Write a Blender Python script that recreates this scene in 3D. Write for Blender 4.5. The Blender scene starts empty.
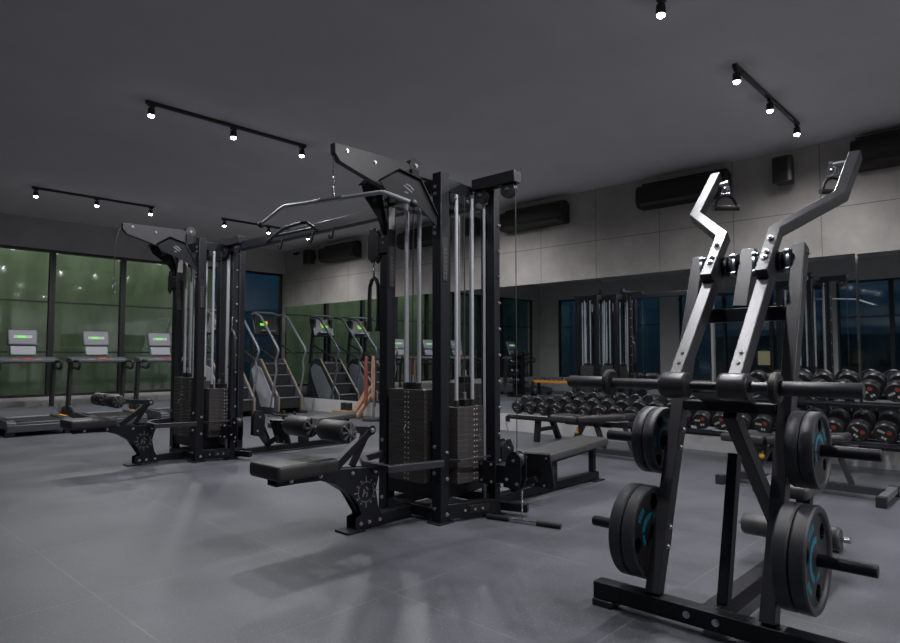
import bpy, math, random
from mathutils import Vector, Matrix
random.seed(7)
scene = bpy.context.scene
COL = scene.collection
PI = math.pi
R = math.radians

# ------------------------------------------------------------------ materials
def mat(name, col, rough=.5, metal=0., spec=.5, noise=0., nscale=40., bump=0., bscale=200., coat=0.):
    m = bpy.data.materials.new(name); m.use_nodes = True
    nt = m.node_tree; b = nt.nodes['Principled BSDF']
    b.inputs['Base Color'].default_value = (*col, 1)
    b.inputs['Roughness'].default_value = rough
    b.inputs['Metallic'].default_value = metal
    b.inputs['Specular IOR Level'].default_value = spec
    b.inputs['Coat Weight'].default_value = coat
    tc = nt.nodes.new('ShaderNodeTexCoord')
    if noise > 0:
        n = nt.nodes.new('ShaderNodeTexNoise'); n.inputs['Scale'].default_value = nscale; n.inputs['Detail'].default_value = 5
        nt.links.new(tc.outputs['Object'], n.inputs['Vector'])
        r = nt.nodes.new('ShaderNodeValToRGB')
        r.color_ramp.elements[0].position = .3; r.color_ramp.elements[1].position = .75
        r.color_ramp.elements[0].color = (*[c * (1 - noise) for c in col], 1)
        r.color_ramp.elements[1].color = (*[min(1, c * (1 + noise)) for c in col], 1)
        nt.links.new(n.outputs['Fac'], r.inputs['Fac']); nt.links.new(r.outputs['Color'], b.inputs['Base Color'])
    if bump > 0:
        n2 = nt.nodes.new('ShaderNodeTexNoise'); n2.inputs['Scale'].default_value = bscale; n2.inputs['Detail'].default_value = 3
        nt.links.new(tc.outputs['Object'], n2.inputs['Vector'])
        bp = nt.nodes.new('ShaderNodeBump'); bp.inputs['Strength'].default_value = bump; bp.inputs['Distance'].default_value = .002
        nt.links.new(n2.outputs['Fac'], bp.inputs['Height']); nt.links.new(bp.outputs['Normal'], b.inputs['Normal'])
    return m

def emit(name, col, strength):
    m = bpy.data.materials.new(name); m.use_nodes = True
    nt = m.node_tree; nt.nodes.clear()
    e = nt.nodes.new('ShaderNodeEmission'); e.inputs['Color'].default_value = (*col, 1); e.inputs['Strength'].default_value = strength
    o = nt.nodes.new('ShaderNodeOutputMaterial'); nt.links.new(e.outputs[0], o.inputs[0])
    return m

M = {}
M['steel'] = mat('black powder coat', (.0075, .0080, .0110), .42, 0, .28, .15, 60, .15, 900)
M['frame_grey'] = mat('satin charcoal powder coat', (.028, .0275, .032), .36, 0, .5, .12, 60, .12, 900)
M['plate_steel'] = mat('weight stack steel', (.040, .036, .035), .5, 0, .4, .25, 30, .2, 300)
M['chrome'] = mat('chrome', (.62, .63, .66), .16, 1.)
M['rod'] = mat('guide rod steel', (.40, .41, .44), .38, .35)
M['cap_grey'] = mat('roller cap', (.07, .07, .075), .35)
M['bolt'] = mat('zinc bolt', (.55, .56, .58), .3, 1.)
M['zinc'] = mat('cast bearing', (.32, .36, .42), .38, 1.)
M['leather'] = mat('black vinyl', (.022, .020, .020), .48, 0, .5, .2, 25, .35, 260)
M['grey_vinyl'] = mat('charcoal vinyl', (.050, .048, .048), .45, 0, .5, .2, 25, .3, 260)
M['urethane'] = mat('black urethane', (.011, .011, .012), .33, 0, .5, .2, 60, .1, 300)
M['rubber'] = mat('black rubber', (.016, .016, .017), .5, 0, .4, .2, 60, .3, 500)
M['bumper'] = mat('bumper rubber', (.030, .031, .036), .46, 0, .45, .2, 40, .25, 500)
M['bumper_face'] = mat('bumper face rubber', (.014, .014, .016), .5, 0, .4, .2, 40, .25, 500)
M['teal'] = mat('teal paint', (.004, .17, .26), .5)
M['mark'] = mat('grey mark', (.14, .14, .15), .5)
M['faint'] = mat('faint mark', (.09, .09, .095), .5)
M['white_mark'] = mat('pale number mark', (.42, .41, .40), .5)
M['red'] = mat('red logo', (.24, .035, .022), .5)
M['sticker'] = mat('grey warning sticker', (.30, .30, .31), .5)
M['cable'] = mat('black cable', (.03, .03, .03), .4)
M['plastic'] = mat('black plastic', (.018, .018, .019), .4)
M['ac'] = mat('black unit shell', (.006, .006, .007), .5)
M['grey_plastic'] = mat('grey plastic', (.115, .12, .135), .42, 0, .5, .08, 30)
M['deck_grey'] = mat('treadmill deck plastic', (.055, .060, .070), .45, 0, .5, .1, 30)
M['silver'] = mat('silver panel', (.22, .23, .25), .35, .3)
M['gold_edge'] = mat('tan edge trim', (.30, .20, .11), .5)
M['cover_grey'] = mat('pale grey cover', (.36, .37, .40), .4, 0, .5, .05, 10)
M['orange'] = mat('orange paint', (.55, .20, .02), .5)
M['yellow'] = mat('yellow knob', (.60, .36, .03), .45)
M['red_plastic'] = mat('red plastic', (.6, .04, .03), .45)
M['wood'] = mat('raw wood', (.34, .20, .10), .6, 0, .3, .35, 12)
M['card'] = mat('tan roll', (.36, .22, .15), .6, 0, .3, .2, 12)
M['band'] = mat('red brown band', (.22, .07, .05), .6, 0, .3, .2, 12)
M['baseboard'] = mat('pale skirting paint', (.42, .42, .42), .55, 0, .4, .08, 6)
M['alu'] = mat('dark window frame', (.006, .006, .007), .45)
M['ceiling'] = mat('grey ceiling paint', (.55, .53, .545), .85, 0, .2, .04, 2)
M['wall_paint'] = mat('grey wall paint', (.36, .35, .345), .8, 0, .25, .08, 3)
M['screen_green'] = emit('green display', (.16, .95, .07), 1.1)
M['screen_white'] = emit('white display', (.75, .8, .78), .55)
M['screen_amber'] = emit('amber display', (1., .55, .08), .7)
M['lamp'] = emit('lamp lens', (1., .99, .98), 40.)
M['lit_window'] = emit('lit window', (1., .80, .5), .22)
M['street_lamp'] = emit('street lamp', (.9, .95, 1.), 9.)
M['facade'] = mat('night facade', (.16, .14, .13), .8)
M['dark_glass'] = mat('dark far window', (.01, .012, .016), .3)

def mirror_mat():
    m = bpy.data.materials.new('mirror glass'); m.use_nodes = True
    b = m.node_tree.nodes['Principled BSDF']
    b.inputs['Base Color'].default_value = (.74, .79, .79, 1); b.inputs['Metallic'].default_value = 1; b.inputs['Roughness'].default_value = .015
    return m
M['mirror'] = mirror_mat()

def glass_mat():
    m = bpy.data.materials.new('window glass'); m.use_nodes = True
    nt = m.node_tree; nt.nodes.clear()
    o = nt.nodes.new('ShaderNodeOutputMaterial'); mx = nt.nodes.new('ShaderNodeMixShader')
    t = nt.nodes.new('ShaderNodeBsdfTransparent'); t.inputs[0].default_value = (.86, .90, .88, 1)
    g = nt.nodes.new('ShaderNodeBsdfGlossy'); g.inputs['Roughness'].default_value = .05; g.inputs['Color'].default_value = (.9, .95, .95, 1)
    lw = nt.nodes.new('ShaderNodeLayerWeight'); lw.inputs['Blend'].default_value = .5
    pw = nt.nodes.new('ShaderNodeMath'); pw.operation = 'POWER'; nt.links.new(lw.outputs['Facing'], pw.inputs[0]); pw.inputs[1].default_value = 4
    f = nt.nodes.new('ShaderNodeMapRange'); nt.links.new(pw.outputs[0], f.inputs['Value']); f.inputs['To Min'].default_value = .07; f.inputs['To Max'].default_value = .75
    nt.links.new(f.outputs[0], mx.inputs[0]); nt.links.new(t.outputs[0], mx.inputs[1]); nt.links.new(g.outputs[0], mx.inputs[2])
    nt.links.new(mx.outputs[0], o.inputs[0])
    return m
M['glass'] = glass_mat()

def floor_mat():
    m = bpy.data.materials.new('rubber gym tiles'); m.use_nodes = True
    nt = m.node_tree; b = nt.nodes['Principled BSDF']; L = nt.links.new; N = nt.nodes.new
    tc = N('ShaderNodeTexCoord'); sep = N('ShaderNodeSeparateXYZ'); L(tc.outputs['Object'], sep.inputs[0])
    def math_(op, a, b_=None, c=None):
        n = N('ShaderNodeMath'); n.operation = op
        for i, v in enumerate((a, b_, c)):
            if v is None: continue
            if isinstance(v, (int, float)): n.inputs[i].default_value = v
            else: L(v, n.inputs[i])
        return n.outputs[0]
    def seam(co, off):
        fr = math_('FRACT', math_('SUBTRACT', co, off))
        d = math_('ABSOLUTE', math_('SUBTRACT', fr, .5))
        return math_('GREATER_THAN', d, .4972)
    s = math_('MAXIMUM', seam(sep.outputs[0], .11), seam(sep.outputs[1], .36))
    big = N('ShaderNodeTexNoise'); big.inputs['Scale'].default_value = 1.1; big.inputs['Detail'].default_value = 9; big.inputs['Roughness'].default_value = .62; L(tc.outputs['Object'], big.inputs['Vector'])
    r1 = N('ShaderNodeValToRGB'); L(big.outputs['Fac'], r1.inputs['Fac'])
    r1.color_ramp.elements[0].position = .3; r1.color_ramp.elements[0].color = (.052, .054, .064, 1)
    r1.color_ramp.elements[1].position = .72; r1.color_ramp.elements[1].color = (.116, .119, .138, 1)
    sp = N('ShaderNodeTexNoise'); sp.inputs['Scale'].default_value = 90; sp.inputs['Detail'].default_value = 4; L(tc.outputs['Object'], sp.inputs['Vector'])
    r2 = N('ShaderNodeValToRGB'); L(sp.outputs['Fac'], r2.inputs['Fac'])
    r2.color_ramp.elements[0].position = .60; r2.color_ramp.elements[0].color = (0, 0, 0, 1)
    r2.color_ramp.elements[1].position = .74; r2.color_ramp.elements[1].color = (1, 1, 1, 1)
    mx = N('ShaderNodeMix'); mx.data_type = 'RGBA'; L(r2.outputs['Color'], mx.inputs['Factor'])
    L(r1.outputs['Color'], mx.inputs['A']); mx.inputs['B'].default_value = (.21, .205, .205, 1)
    mx2 = N('ShaderNodeMix'); mx2.data_type = 'RGBA'; wear = N('ShaderNodeTexNoise'); wear.inputs['Scale'].default_value = 5.; wear.inputs['Detail'].default_value = 8; L(tc.outputs['Object'], wear.inputs['Vector'])
    wr = N('ShaderNodeMapRange'); L(wear.outputs['Fac'], wr.inputs['Value']); wr.inputs['From Min'].default_value = .38; wr.inputs['From Max'].default_value = .68; wr.inputs['To Min'].default_value = .25; wr.inputs['To Max'].default_value = .85
    L(math_('MULTIPLY', s, wr.outputs[0]), mx2.inputs['Factor'])
    L(mx.outputs['Result'], mx2.inputs['A']); mx2.inputs['B'].default_value = (.19, .185, .18, 1)
    L(mx2.outputs['Result'], b.inputs['Base Color'])
    rr = N('ShaderNodeMapRange'); L(big.outputs['Fac'], rr.inputs['Value']); rr.inputs['To Min'].default_value = .34; rr.inputs['To Max'].default_value = .52
    L(rr.outputs[0], b.inputs['Roughness']); b.inputs['Specular IOR Level'].default_value = .45
    bp = N('ShaderNodeBump'); bp.inputs['Strength'].default_value = .25; bp.inputs['Distance'].default_value = .002
    L(sp.outputs['Fac'], bp.inputs['Height']); L(bp.outputs['Normal'], b.inputs['Normal'])
    return m
M['floor'] = floor_mat()

def concrete_mat(w=.92, oy=.83, zrow=2.73, base=(.36, .342, .32)):
    m = bpy.data.materials.new('concrete panels'); m.use_nodes = True
    nt = m.node_tree; b = nt.nodes['Principled BSDF']; L = nt.links.new; N = nt.nodes.new
    tc = N('ShaderNodeTexCoord'); sep = N('ShaderNodeSeparateXYZ'); L(tc.outputs['Object'], sep.inputs[0])
    def math_(op, a, b_=None):
        n = N('ShaderNodeMath'); n.operation = op
        for i, v in enumerate((a, b_)):
            if v is None: continue
            if isinstance(v, (int, float)): n.inputs[i].default_value = v
            else: L(v, n.inputs[i])
        return n.outputs[0]
    fr = math_('FRACT', math_('DIVIDE', math_('SUBTRACT', sep.outputs[1], oy), w))
    sy = math_('GREATER_THAN', math_('ABSOLUTE', math_('SUBTRACT', fr, .5)), .4955)
    sz = math_('LESS_THAN', math_('ABSOLUTE', math_('SUBTRACT', sep.outputs[2], zrow)), .004)
    s = math_('MAXIMUM', sy, sz)
    n1 = N('ShaderNodeTexNoise'); n1.inputs['Scale'].default_value = 1.6; n1.inputs['Detail'].default_value = 7; n1.inputs['Roughness'].default_value = .6; L(tc.outputs['Object'], n1.inputs['Vector'])
    r1 = N('ShaderNodeValToRGB'); L(n1.outputs['Fac'], r1.inputs['Fac'])
    r1.color_ramp.elements[0].position = .28; r1.color_ramp.elements[0].color = (*[c * .72 for c in base], 1)
    r1.color_ramp.elements[1].position = .74; r1.color_ramp.elements[1].color = (*[c * 1.22 for c in base], 1)
    mx = N('ShaderNodeMix'); mx.data_type = 'RGBA'; L(math_('MULTIPLY', s, .7), mx.inputs['Factor'])
    L(r1.outputs['Color'], mx.inputs['A']); mx.inputs['B'].default_value = (.05, .048, .045, 1)
    L(mx.outputs['Result'], b.inputs['Base Color']); b.inputs['Roughness'].default_value = .75; b.inputs['Specular IOR Level'].default_value = .3
    return m
M['concrete'] = concrete_mat()

def garden_mat():
    m = bpy.data.materials.new('weathered green wall'); m.use_nodes = True
    nt = m.node_tree; b = nt.nodes['Principled BSDF']; L = nt.links.new; N = nt.nodes.new
    tc = N('ShaderNodeTexCoord'); mp = N('ShaderNodeMapping'); mp.inputs['Scale'].default_value = (1.6, 1, .5); L(tc.outputs['Object'], mp.inputs['Vector'])
    n1 = N('ShaderNodeTexNoise'); n1.inputs['Scale'].default_value = 1.5; n1.inputs['Detail'].default_value = 7; L(mp.outputs[0], n1.inputs['Vector'])
    r1 = N('ShaderNodeValToRGB'); L(n1.outputs['Fac'], r1.inputs['Fac'])
    r1.color_ramp.elements[0].position = .3; r1.color_ramp.elements[0].color = (.11, .13, .085, 1)
    r1.color_ramp.elements[1].position = .75; r1.color_ramp.elements[1].color = (.30, .33, .24, 1)
    L(r1.outputs['Color'], b.inputs['Base Color']); b.inputs['Roughness'].default_value = .85
    return m
M['garden'] = garden_mat()

# ------------------------------------------------------------------ mesh builder
def V(*a): return Vector(a)
class MB:
    def __init__(s): s.v = []; s.f = []; s.m = []; s.cm = 0; s.T = None
    def use(s, i): s.cm = i; return s
    def _add(s, vs, fs):
        o = len(s.v)
        if s.T is not None: vs = [s.T @ Vector(p) for p in vs]
        s.v += [tuple(p) for p in vs]
        for f in fs: s.f.append([i + o for i in f]); s.m.append(s.cm)
        return s
    def box(s, x0, x1, y0, y1, z0, z1):
        vs = [(x, y, z) for x in (x0, x1) for y in (y0, y1) for z in (z0, z1)]
        return s._add(vs, [(0, 1, 3, 2), (4, 6, 7, 5), (0, 4, 5, 1), (2, 3, 7, 6), (0, 2, 6, 4), (1, 5, 7, 3)])
    def bar(s, p0, p1, w, h, up=(0, 0, 1)):
        p0, p1 = Vector(p0), Vector(p1); d = (p1 - p0).normalized(); up = Vector(up)
        if abs(d.dot(up)) > .98: up = Vector((1, 0, 0)) if abs(d.x) < .9 else Vector((0, 1, 0))
        sd = d.cross(up).normalized(); u = sd.cross(d).normalized()
        vs = []
        for p in (p0, p1):
            for a, b in ((-1, -1), (1, -1), (1, 1), (-1, 1)): vs.append(p + sd * a * w / 2 + u * b * h / 2)
        return s._add(vs, [(3, 2, 1, 0), (4, 5, 6, 7), (0, 1, 5, 4), (1, 2, 6, 5), (2, 3, 7, 6), (3, 0, 4, 7)])
    def rpath(s, pts, w, h, up):
        # rectangular tube mitred along a path, 'up' = direction of the h side
        pts = [Vector(p) for p in pts]; up = Vector(up).normalized(); n = len(pts); vs = []
        for i, p in enumerate(pts):
            a = (pts[i] - pts[i - 1]).normalized() if i else None
            b = (pts[i + 1] - pts[i]).normalized() if i < n - 1 else None
            d = (a or b) if (a is None or b is None) else (a + b).normalized()
            k = 1. if (a is None or b is None) else 1 / max(.3, d.dot(a))
            sd = d.cross(up).normalized(); u = sd.cross(d).normalized()
            for x, y in ((-1, -1), (1, -1), (1, 1), (-1, 1)): vs.append(p + sd * x * w / 2 * k + u * y * h / 2)
        fs = [(3, 2, 1, 0), tuple(4 * (n - 1) + i for i in range(4))]
        for i in range(n - 1):
            for j in range(4):
                fs.append((4 * i + j, 4 * i + (j + 1) % 4, 4 * i + 4 + (j + 1) % 4, 4 * i + 4 + j))
        return s._add(vs, fs)
    def cyl(s, p0, p1, r, n=18, r2=None, cap=True):
        p0, p1 = Vector(p0), Vector(p1); d = (p1 - p0).normalized(); r2 = r if r2 is None else r2
        a = d.orthogonal().normalized(); b = d.cross(a)
        vs = []
        for p, q in ((p0, r), (p1, r2)):
            for i in range(n):
                t = 2 * PI * i / n; vs.append(p + (a * math.cos(t) + b * math.sin(t)) * q)
        fs = [(i, (i + 1) % n, n + (i + 1) % n, n + i) for i in range(n)]
        if cap: fs += [tuple(reversed(range(n))), tuple(range(n, 2 * n))]
        return s._add(vs, fs)
    def tube(s, pts, r, n=8, closed=False):
        pts = [Vector(p) for p in pts]; k = len(pts); vs = []; fs = []; a = None
        for i, p in enumerate(pts):
            if closed: d = (pts[(i + 1) % k] - pts[i - 1]).normalized()
            else: d = ((pts[min(i + 1, k - 1)] - pts[max(i - 1, 0)])).normalized()
            if a is None: a = d.orthogonal().normalized()
            else: a = (a - d * a.dot(d)); a = a.normalized() if a.length > 1e-6 else d.orthogonal().normalized()
            b = d.cross(a)
            for j in range(n):
                t = 2 * PI * j / n; vs.append(p + (a * math.cos(t) + b * math.sin(t)) * r)
        for i in range(k if closed else k - 1):
            i2 = (i + 1) % k
            for j in range(n): fs.append((i * n + j, i * n + (j + 1) % n, i2 * n + (j + 1) % n, i2 * n + j))
        if not closed: fs += [tuple(reversed(range(n))), tuple((k - 1) * n + j for j in range(n))]
        return s._add(vs, fs)
    def prism(s, pts, plane, a, b):
        n = len(pts)
        def mk(p, q):
            if plane == 'xz': return (p[0], q, p[1])
            if plane == 'yz': return (q, p[0], p[1])
            return (p[0], p[1], q)
        vs = [mk(p, a) for p in pts] + [mk(p, b) for p in pts]
        fs = [tuple(range(n)), tuple(reversed(range(n, 2 * n)))] + [(i, n + i, n + (i + 1) % n, (i + 1) % n) for i in range(n)]
        return s._add(vs, fs)
    def lathe(s, prof, o, axis, n=32, closed=False):
        o = Vector(o); d = Vector(axis).normalized(); a = d.orthogonal().normalized(); b = d.cross(a); k = len(prof); vs = []; fs = []
        for r, h in prof:
            for i in range(n):
                t = 2 * PI * i / n; vs.append(o + d * h + (a * math.cos(t) + b * math.sin(t)) * max(r, 1e-5))
        for i in range(k if closed else k - 1):
            i2 = (i + 1) % k
            for j in range(n): fs.append((i * n + j, i * n + (j + 1) % n, i2 * n + (j + 1) % n, i2 * n + j))
        return s._add(vs, fs)
    def pad(s, x0, x1, y0, y1, z0, z1, r=.03, seg=3):
        # soft rounded slab
        pr = []
        cs = [(x1 - r, y1 - r, 0), (x0 + r, y1 - r, 90), (x0 + r, y0 + r, 180), (x1 - r, y0 + r, 270)]
        for cx, cy, a0 in cs:
            for i in range(seg + 2):
                t = R(a0 + 90 * i / (seg + 1)); pr.append((cx, cy, math.cos(t), math.sin(t)))
        n = len(pr); lev = []; q = min(r, (z1 - z0) / 2)
        for i in range(5):
            t = R(90 * i / 4); lev.append((z0 + q - q * math.cos(t), -q * .55 * (1 - math.sin(t))))
        for i in range(5):
            t = R(90 * i / 4); lev.append((z1 - q + q * math.sin(t), -q * .55 * (1 - math.cos(t))))
        vs = []; fs = []
        for z, ins in lev:
            for cx, cy, ux, uy in pr: vs.append((cx + ux * (r + ins), cy + uy * (r + ins), z))
        for i in range(len(lev) - 1):
            for j in range(n): fs.append((i * n + j, i * n + (j + 1) % n, (i + 1) * n + (j + 1) % n, (i + 1) * n + j))
        fs += [tuple(reversed(range(n))), tuple((len(lev) - 1) * n + j for j in range(n))]
        return s._add(vs, fs)
    def ball(s, c, r, n=12):
        prof = [(r * math.sin(PI * i / n), -r * math.cos(PI * i / n)) for i in range(n + 1)]
        return s.lathe(prof, c, (0, 0, 1), 16)
    def mesh(s, name, mats, off=(0, 0, 0)):
        me = bpy.data.meshes.new(name); ox, oy, oz = off
        me.from_pydata([(x - ox, y - oy, z - oz) for x, y, z in s.v], [], s.f); me.update()
        import bmesh
        bm = bmesh.new(); bm.from_mesh(me); bmesh.ops.recalc_face_normals(bm, faces=bm.faces); bm.to_mesh(me); bm.free()
        for m in (mats if isinstance(mats, (list, tuple)) else [mats]): me.materials.append(M[m])
        for p, mi in zip(me.polygons, s.m): p.material_index = mi; p.use_smooth = True
        me.set_sharp_from_angle(angle=R(38))
        return me
    def build(s, name, mats, parent=None, bev=0., label=None):
        off = (0, 0, 0)
        if parent is not None: off = world_loc(parent)
        o = bpy.data.objects.new(name, s.mesh(name, mats, off)); COL.objects.link(o)
        if parent is not None: o.parent = parent
        if bev > 0:
            md = o.modifiers.new('edge', 'BEVEL'); md.width = bev; md.segments = 2; md.limit_method = 'ANGLE'; md.angle_limit = R(50)
        if label: o['label'] = label
        return o

def world_loc(o):
    l = Vector((0, 0, 0))
    while o is not None: l = l + o.location; o = o.parent
    return tuple(l)

def tag(o, label, cat, group=None, kind=None):
    o['label'] = label; o['category'] = cat
    if group: o['group'] = group
    if kind: o['kind'] = kind
    return o
def thing(name, label, cat, loc=(0, 0, 0), group=None):
    o = bpy.data.objects.new(name, None); COL.objects.link(o); o.location = loc; o.empty_display_size = .1
    return tag(o, label, cat, group)
def struct(o): o['kind'] = 'structure'; return o
def kids(o): return [c for c in o.children]
def dup(o, loc=None, rotz=0, parent=None, label=None, group=None):
    c = o.copy(); COL.objects.link(c)
    if parent is not None: c.parent = parent
    for ch in kids(o): dup(ch, None, 0, c)
    if loc is not None: c.location = loc; c.rotation_euler = (0, 0, rotz)
    if label: c['label'] = label
    if group: c['group'] = group
    return c
ORD = ['first', 'second', 'third', 'fourth', 'fifth', 'sixth', 'seventh', 'eighth', 'ninth', 'tenth', 'eleventh', 'twelfth', 'thirteenth',
       'fourteenth', 'fifteenth', 'sixteenth', 'seventeenth', 'eighteenth', 'nineteenth', 'twentieth', 'twenty-first', 'twenty-second', 'twenty-third', 'twenty-fourth']

# shared small bolt head, copied wherever a bolt shows
_bolt_cache = {}
def bolt(parent, p, axis, r=.011):
    key = (tuple(axis), r)
    if key not in _bolt_cache:
        b = MB(); a = Vector(axis)
        b.cyl((0, 0, 0), a * .004, r * 1.25, 12); b.cyl(a * .004, a * .012, r * .85, 6)
        _bolt_cache[key] = b.mesh('bolt', 'bolt')
    o = bpy.data.objects.new('bolt', _bolt_cache[key]); COL.objects.link(o); o.parent = parent
    o.location = Vector(p) - Vector(world_loc(parent))
    return o

# ------------------------------------------------------------------ room
XW, XO, YW, YB, ZC = 7.75, -1.95, 12.3, -3.2, 3.45
struct(MB().box(XO - .2, XW + .2, YB - .2, YW + .2, -.2, 0).build('floor', 'floor'))
struct(MB().box(XO - .2, XW + .2, YB - .2, YW + .2, ZC, ZC + .2).build('ceiling', 'ceiling'))
struct(MB().box(XW, XW + .2, YB - .2, YW + .2, 0, ZC).build('wall_right', 'concrete'))
struct(MB().box(XO - .2, XW, YB - .2, YB, 0, ZC).build('wall_front', 'wall_paint'))
w = MB()
w.box(XO - .2, XW, YW, YW + .2, 0, .45); w.box(XO - .2, XW, YW, YW + .2, 2.94, ZC)
w.box(XO - .2, -1.6, YW, YW + .2, .45, 2.94)
struct(w.build('wall_back', 'wall_paint'))
w = MB()
w.box(XO - .2, XO, YB, YW, 0, .45); w.box(XO - .2, XO, YB, YW, 2.92, ZC)
for a, b in ((11.55, YW), (8.5, 9.1), (4.5, 4.8), (-1.2, -.9), (YB, -3.0)): w.box(XO - .2, XO, a, b, .45, 2.92)
struct(w.build('wall_left', 'wall_paint'))
struct(MB().box(XW - .02, XW, YB, YW, 0, .26).build('baseboard_right', 'baseboard', None, .003))
struct(MB().box(XO, XW - .02, YW - .015, YW, 0, .12).build('baseboard_back', 'wall_paint'))
# windows of the back wall: each bay is a window with its own frame and pane
bays = [-1.6, -.02, 1.05, 2.12, 3.24, 4.38, 5.47, 6.55, 7.70]
nwin = 0
def window(along, a, b, z0, z1, fixed, inward, trans):
    global nwin; nwin += 1
    e = bpy.data.objects.new('window_%d' % nwin, None); COL.objects.link(e); e['kind'] = 'structure'
    c = (a + b) / 2
    e.location = (c, fixed, z0) if along == 'x' else (fixed, c, z0)
    f = MB(); t = .045; d0, d1 = sorted((fixed, fixed + inward * .09))
    def bx(u0, u1, za, zb, p0=d0, p1=d1, m=f):
        if along == 'x': m.box(u0, u1, p0, p1, za, zb)
        else: m.box(p0, p1, u0, u1, za, zb)
    bx(a, a + t, z0, z1); bx(b - t, b, z0, z1); bx(a + t, b - t, z1 - t, z1); bx(a + t, b - t, z0, z0 + t)
    for zt in trans: bx(a + t, b - t, zt - .014, zt + .014, d0 + .03, d1 - .03)
    f.build('window_frame', 'alu', e, .003)
    g = MB(); m0 = (d0 + d1) / 2
    bx(a + t, b - t, z0 + t, z1 - t, m0 - .004, m0 + .004, g)
    g.build('window_pane', 'glass', e)
for a, b in zip(bays[:-1], bays[1:]): window('x', a, b, .45, 2.94, YW + .02, 1, (2.05, 1.2))
for a, b, n in ((9.1, 11.55, 2), (4.8, 8.5, 3), (-.9, 4.5, 5), (-3.0, -1.2, 2)):
    for i in range(n): window('y', a + (b - a) * i / n, a + (b - a) * (i + 1) / n, .45, 2.92, XO - .02, -1, (2.05,))

# ------------------------------------------------------------------ outside
gw = MB().box(-6, 7.55, 15.2, 15.4, -1.0, 6.0).build('garden_wall', 'garden'); tag(gw, 'tall weathered green-lit wall beyond the left windows', 'wall'); gw['kind'] = 'structure'
gg = MB().box(-90, 60, -60, 90, -3.2, -3.0).build('ground_outside', 'facade'); gg['kind'] = 'structure'
# neighbouring block across the street, seen in the mirror through the windows
def building(name, label, x0, x1, y0, y1, ztop, face, seed, step=1.5):
    t = thing(name, label, 'building', ((x0 + x1) / 2, (y0 + y1) / 2, -3.0), 'buildings across the street')
    MB().box(x0, x1, y0, y1, -3.0, ztop).build('wall', 'facade', t)
    rn = random.Random(seed); y = y0 + .6
    while y < y1 - 1.2:
        z = -2.4
        while z < ztop - 1.0:
            MB().box(x1, x1 + .04, y, y + .8, z, z + .9).build('window', 'lit_window' if rn.random() < .16 else 'dark_glass', t)
            z += 1.45
        y += step
    return t
building('apartment_block', 'long night apartment block with rows of windows, seen in the mirror', -34, -28, 2, 20, 2.4, 'x', 5, 1.7)
building('apartment_block', 'lower dark night block with few lit windows, seen in the mirror', -30, -25, -16, -2, 1.6, 'x', 9, 1.9)
tw = thing('street_lamp', 'bright street lamp seen through the window glass in the mirror', 'lamp', (-9, 16.5, -3))
MB().cyl((-9, 16.5, -3), (-9, 16.5, .85), .05).build('pole', 'steel', tw); MB().ball((-9, 16.5, 1.0), .14).build('lamp_globe', 'street_lamp', tw)

# ------------------------------------------------------------------ mirror panels
mir = [12.24, 10.43, 8.93, 7.43, 5.93, 4.43, 2.93, 1.43, -.07, -1.57]
mlab = ['mirror panel in the far corner behind the stair climbers', 'mirror panel behind the wooden crate and leaning rolls', 'mirror panel behind the hanging triceps rope',
        'mirror panel behind the tall weight stacks of the cable machine', 'mirror panel behind the low row bench and window end of dumbbells', 'mirror panel behind the flat end of the adjustable bench',
        'mirror panel behind the left bent arm of the lever machine', 'mirror panel behind the right post of the lever machine', 'mirror panel behind the two-tier dumbbells at the photo edge', None]
TILT = [0, 0, 0, 0, 0, -2.4, -2.4, -2.4, 0]   # panels glued a little out of plane
for i, (b, a) in enumerate(zip(mir[:-1], mir[1:])):
    if mlab[i] is None: continue
    o = MB().box(-.004, .004, -(b - a) / 2 + .003, (b - a) / 2 - .003, -.97, .97).build('mirror_panel', 'mirror')
    o.location = (XW - .012 - abs(math.sin(R(TILT[i]))) * (b - a) / 2, (a + b) / 2, 1.235); o.rotation_euler = (0, 0, R(TILT[i]))
    tag(o, mlab[i], 'mirror', 'mirror panels on the right wall')

# ------------------------------------------------------------------ track lights
def track(x0, y, label, n=3, L=1.66, spot=True):
    t = thing('track_light', label, 'track light', (x0, y, ZC), 'black ceiling track lights')
    MB().box(x0 - .05, x0 + L + .05, y - .017, y + .017, ZC - .032, ZC).build('track_rail', 'plastic', t, .002)
    for i in range(n):
        x = x0 + L * i / (n - 1) if n > 1 else x0 + L
        h = MB(); h.box(x - .03, x + .03, y - .014, y + .014, ZC - .050, ZC - .030); h.cyl((x, y, ZC - .07), (x, y, ZC - .045), .009)
        h.lathe([(0, 0), (.028, 0), (.030, -.008), (.033, -.065), (0, -.065)], (x, y, ZC - .065), (0, 0, 1), 20)
        ho = h.build('lamp_head', 'plastic', t)
        MB().lathe([(0, 0), (.026, 0), (.025, -.009), (.017, -.016), (0, -.018)], (x, y, ZC - .1305), (0, 0, 1), 18).build('lamp_lens', 'lamp', ho)
        if spot:
            l = bpy.data.lights.new('track_spot', 'SPOT'); l.energy = SPOT * (.42 if x > 6.4 else 1.05); l.spot_size = R(170); l.spot_blend = 1.; l.shadow_soft_size = .05; l.color = (.98, .975, 1.)
            lo = bpy.data.objects.new('track_spot', l); COL.objects.link(lo); lo.parent = t; lo.location = (x - x0, 0, -.185)
SPOT = 112
track(5.17, 1.73, 'black track light above the lever machine, running toward the right wall')
track(2.15, 1.73, 'black track light cut by the top edge, only its end lamp showing')
track(2.28, 5.86, 'black track light highest on the left, between the two cable towers', L=1.60)
track(5.14, 5.86, 'black track light hidden behind the near cable tower top')
track(2.40, 10.03, 'black track light above the treadmills, lowest on the left', L=1.53)
track(5.14, 10.03, 'black track light beyond the long cross beam, near the corner')
track(5.14, -2.2, 'black track light by the front wall on the mirror side')
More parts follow.
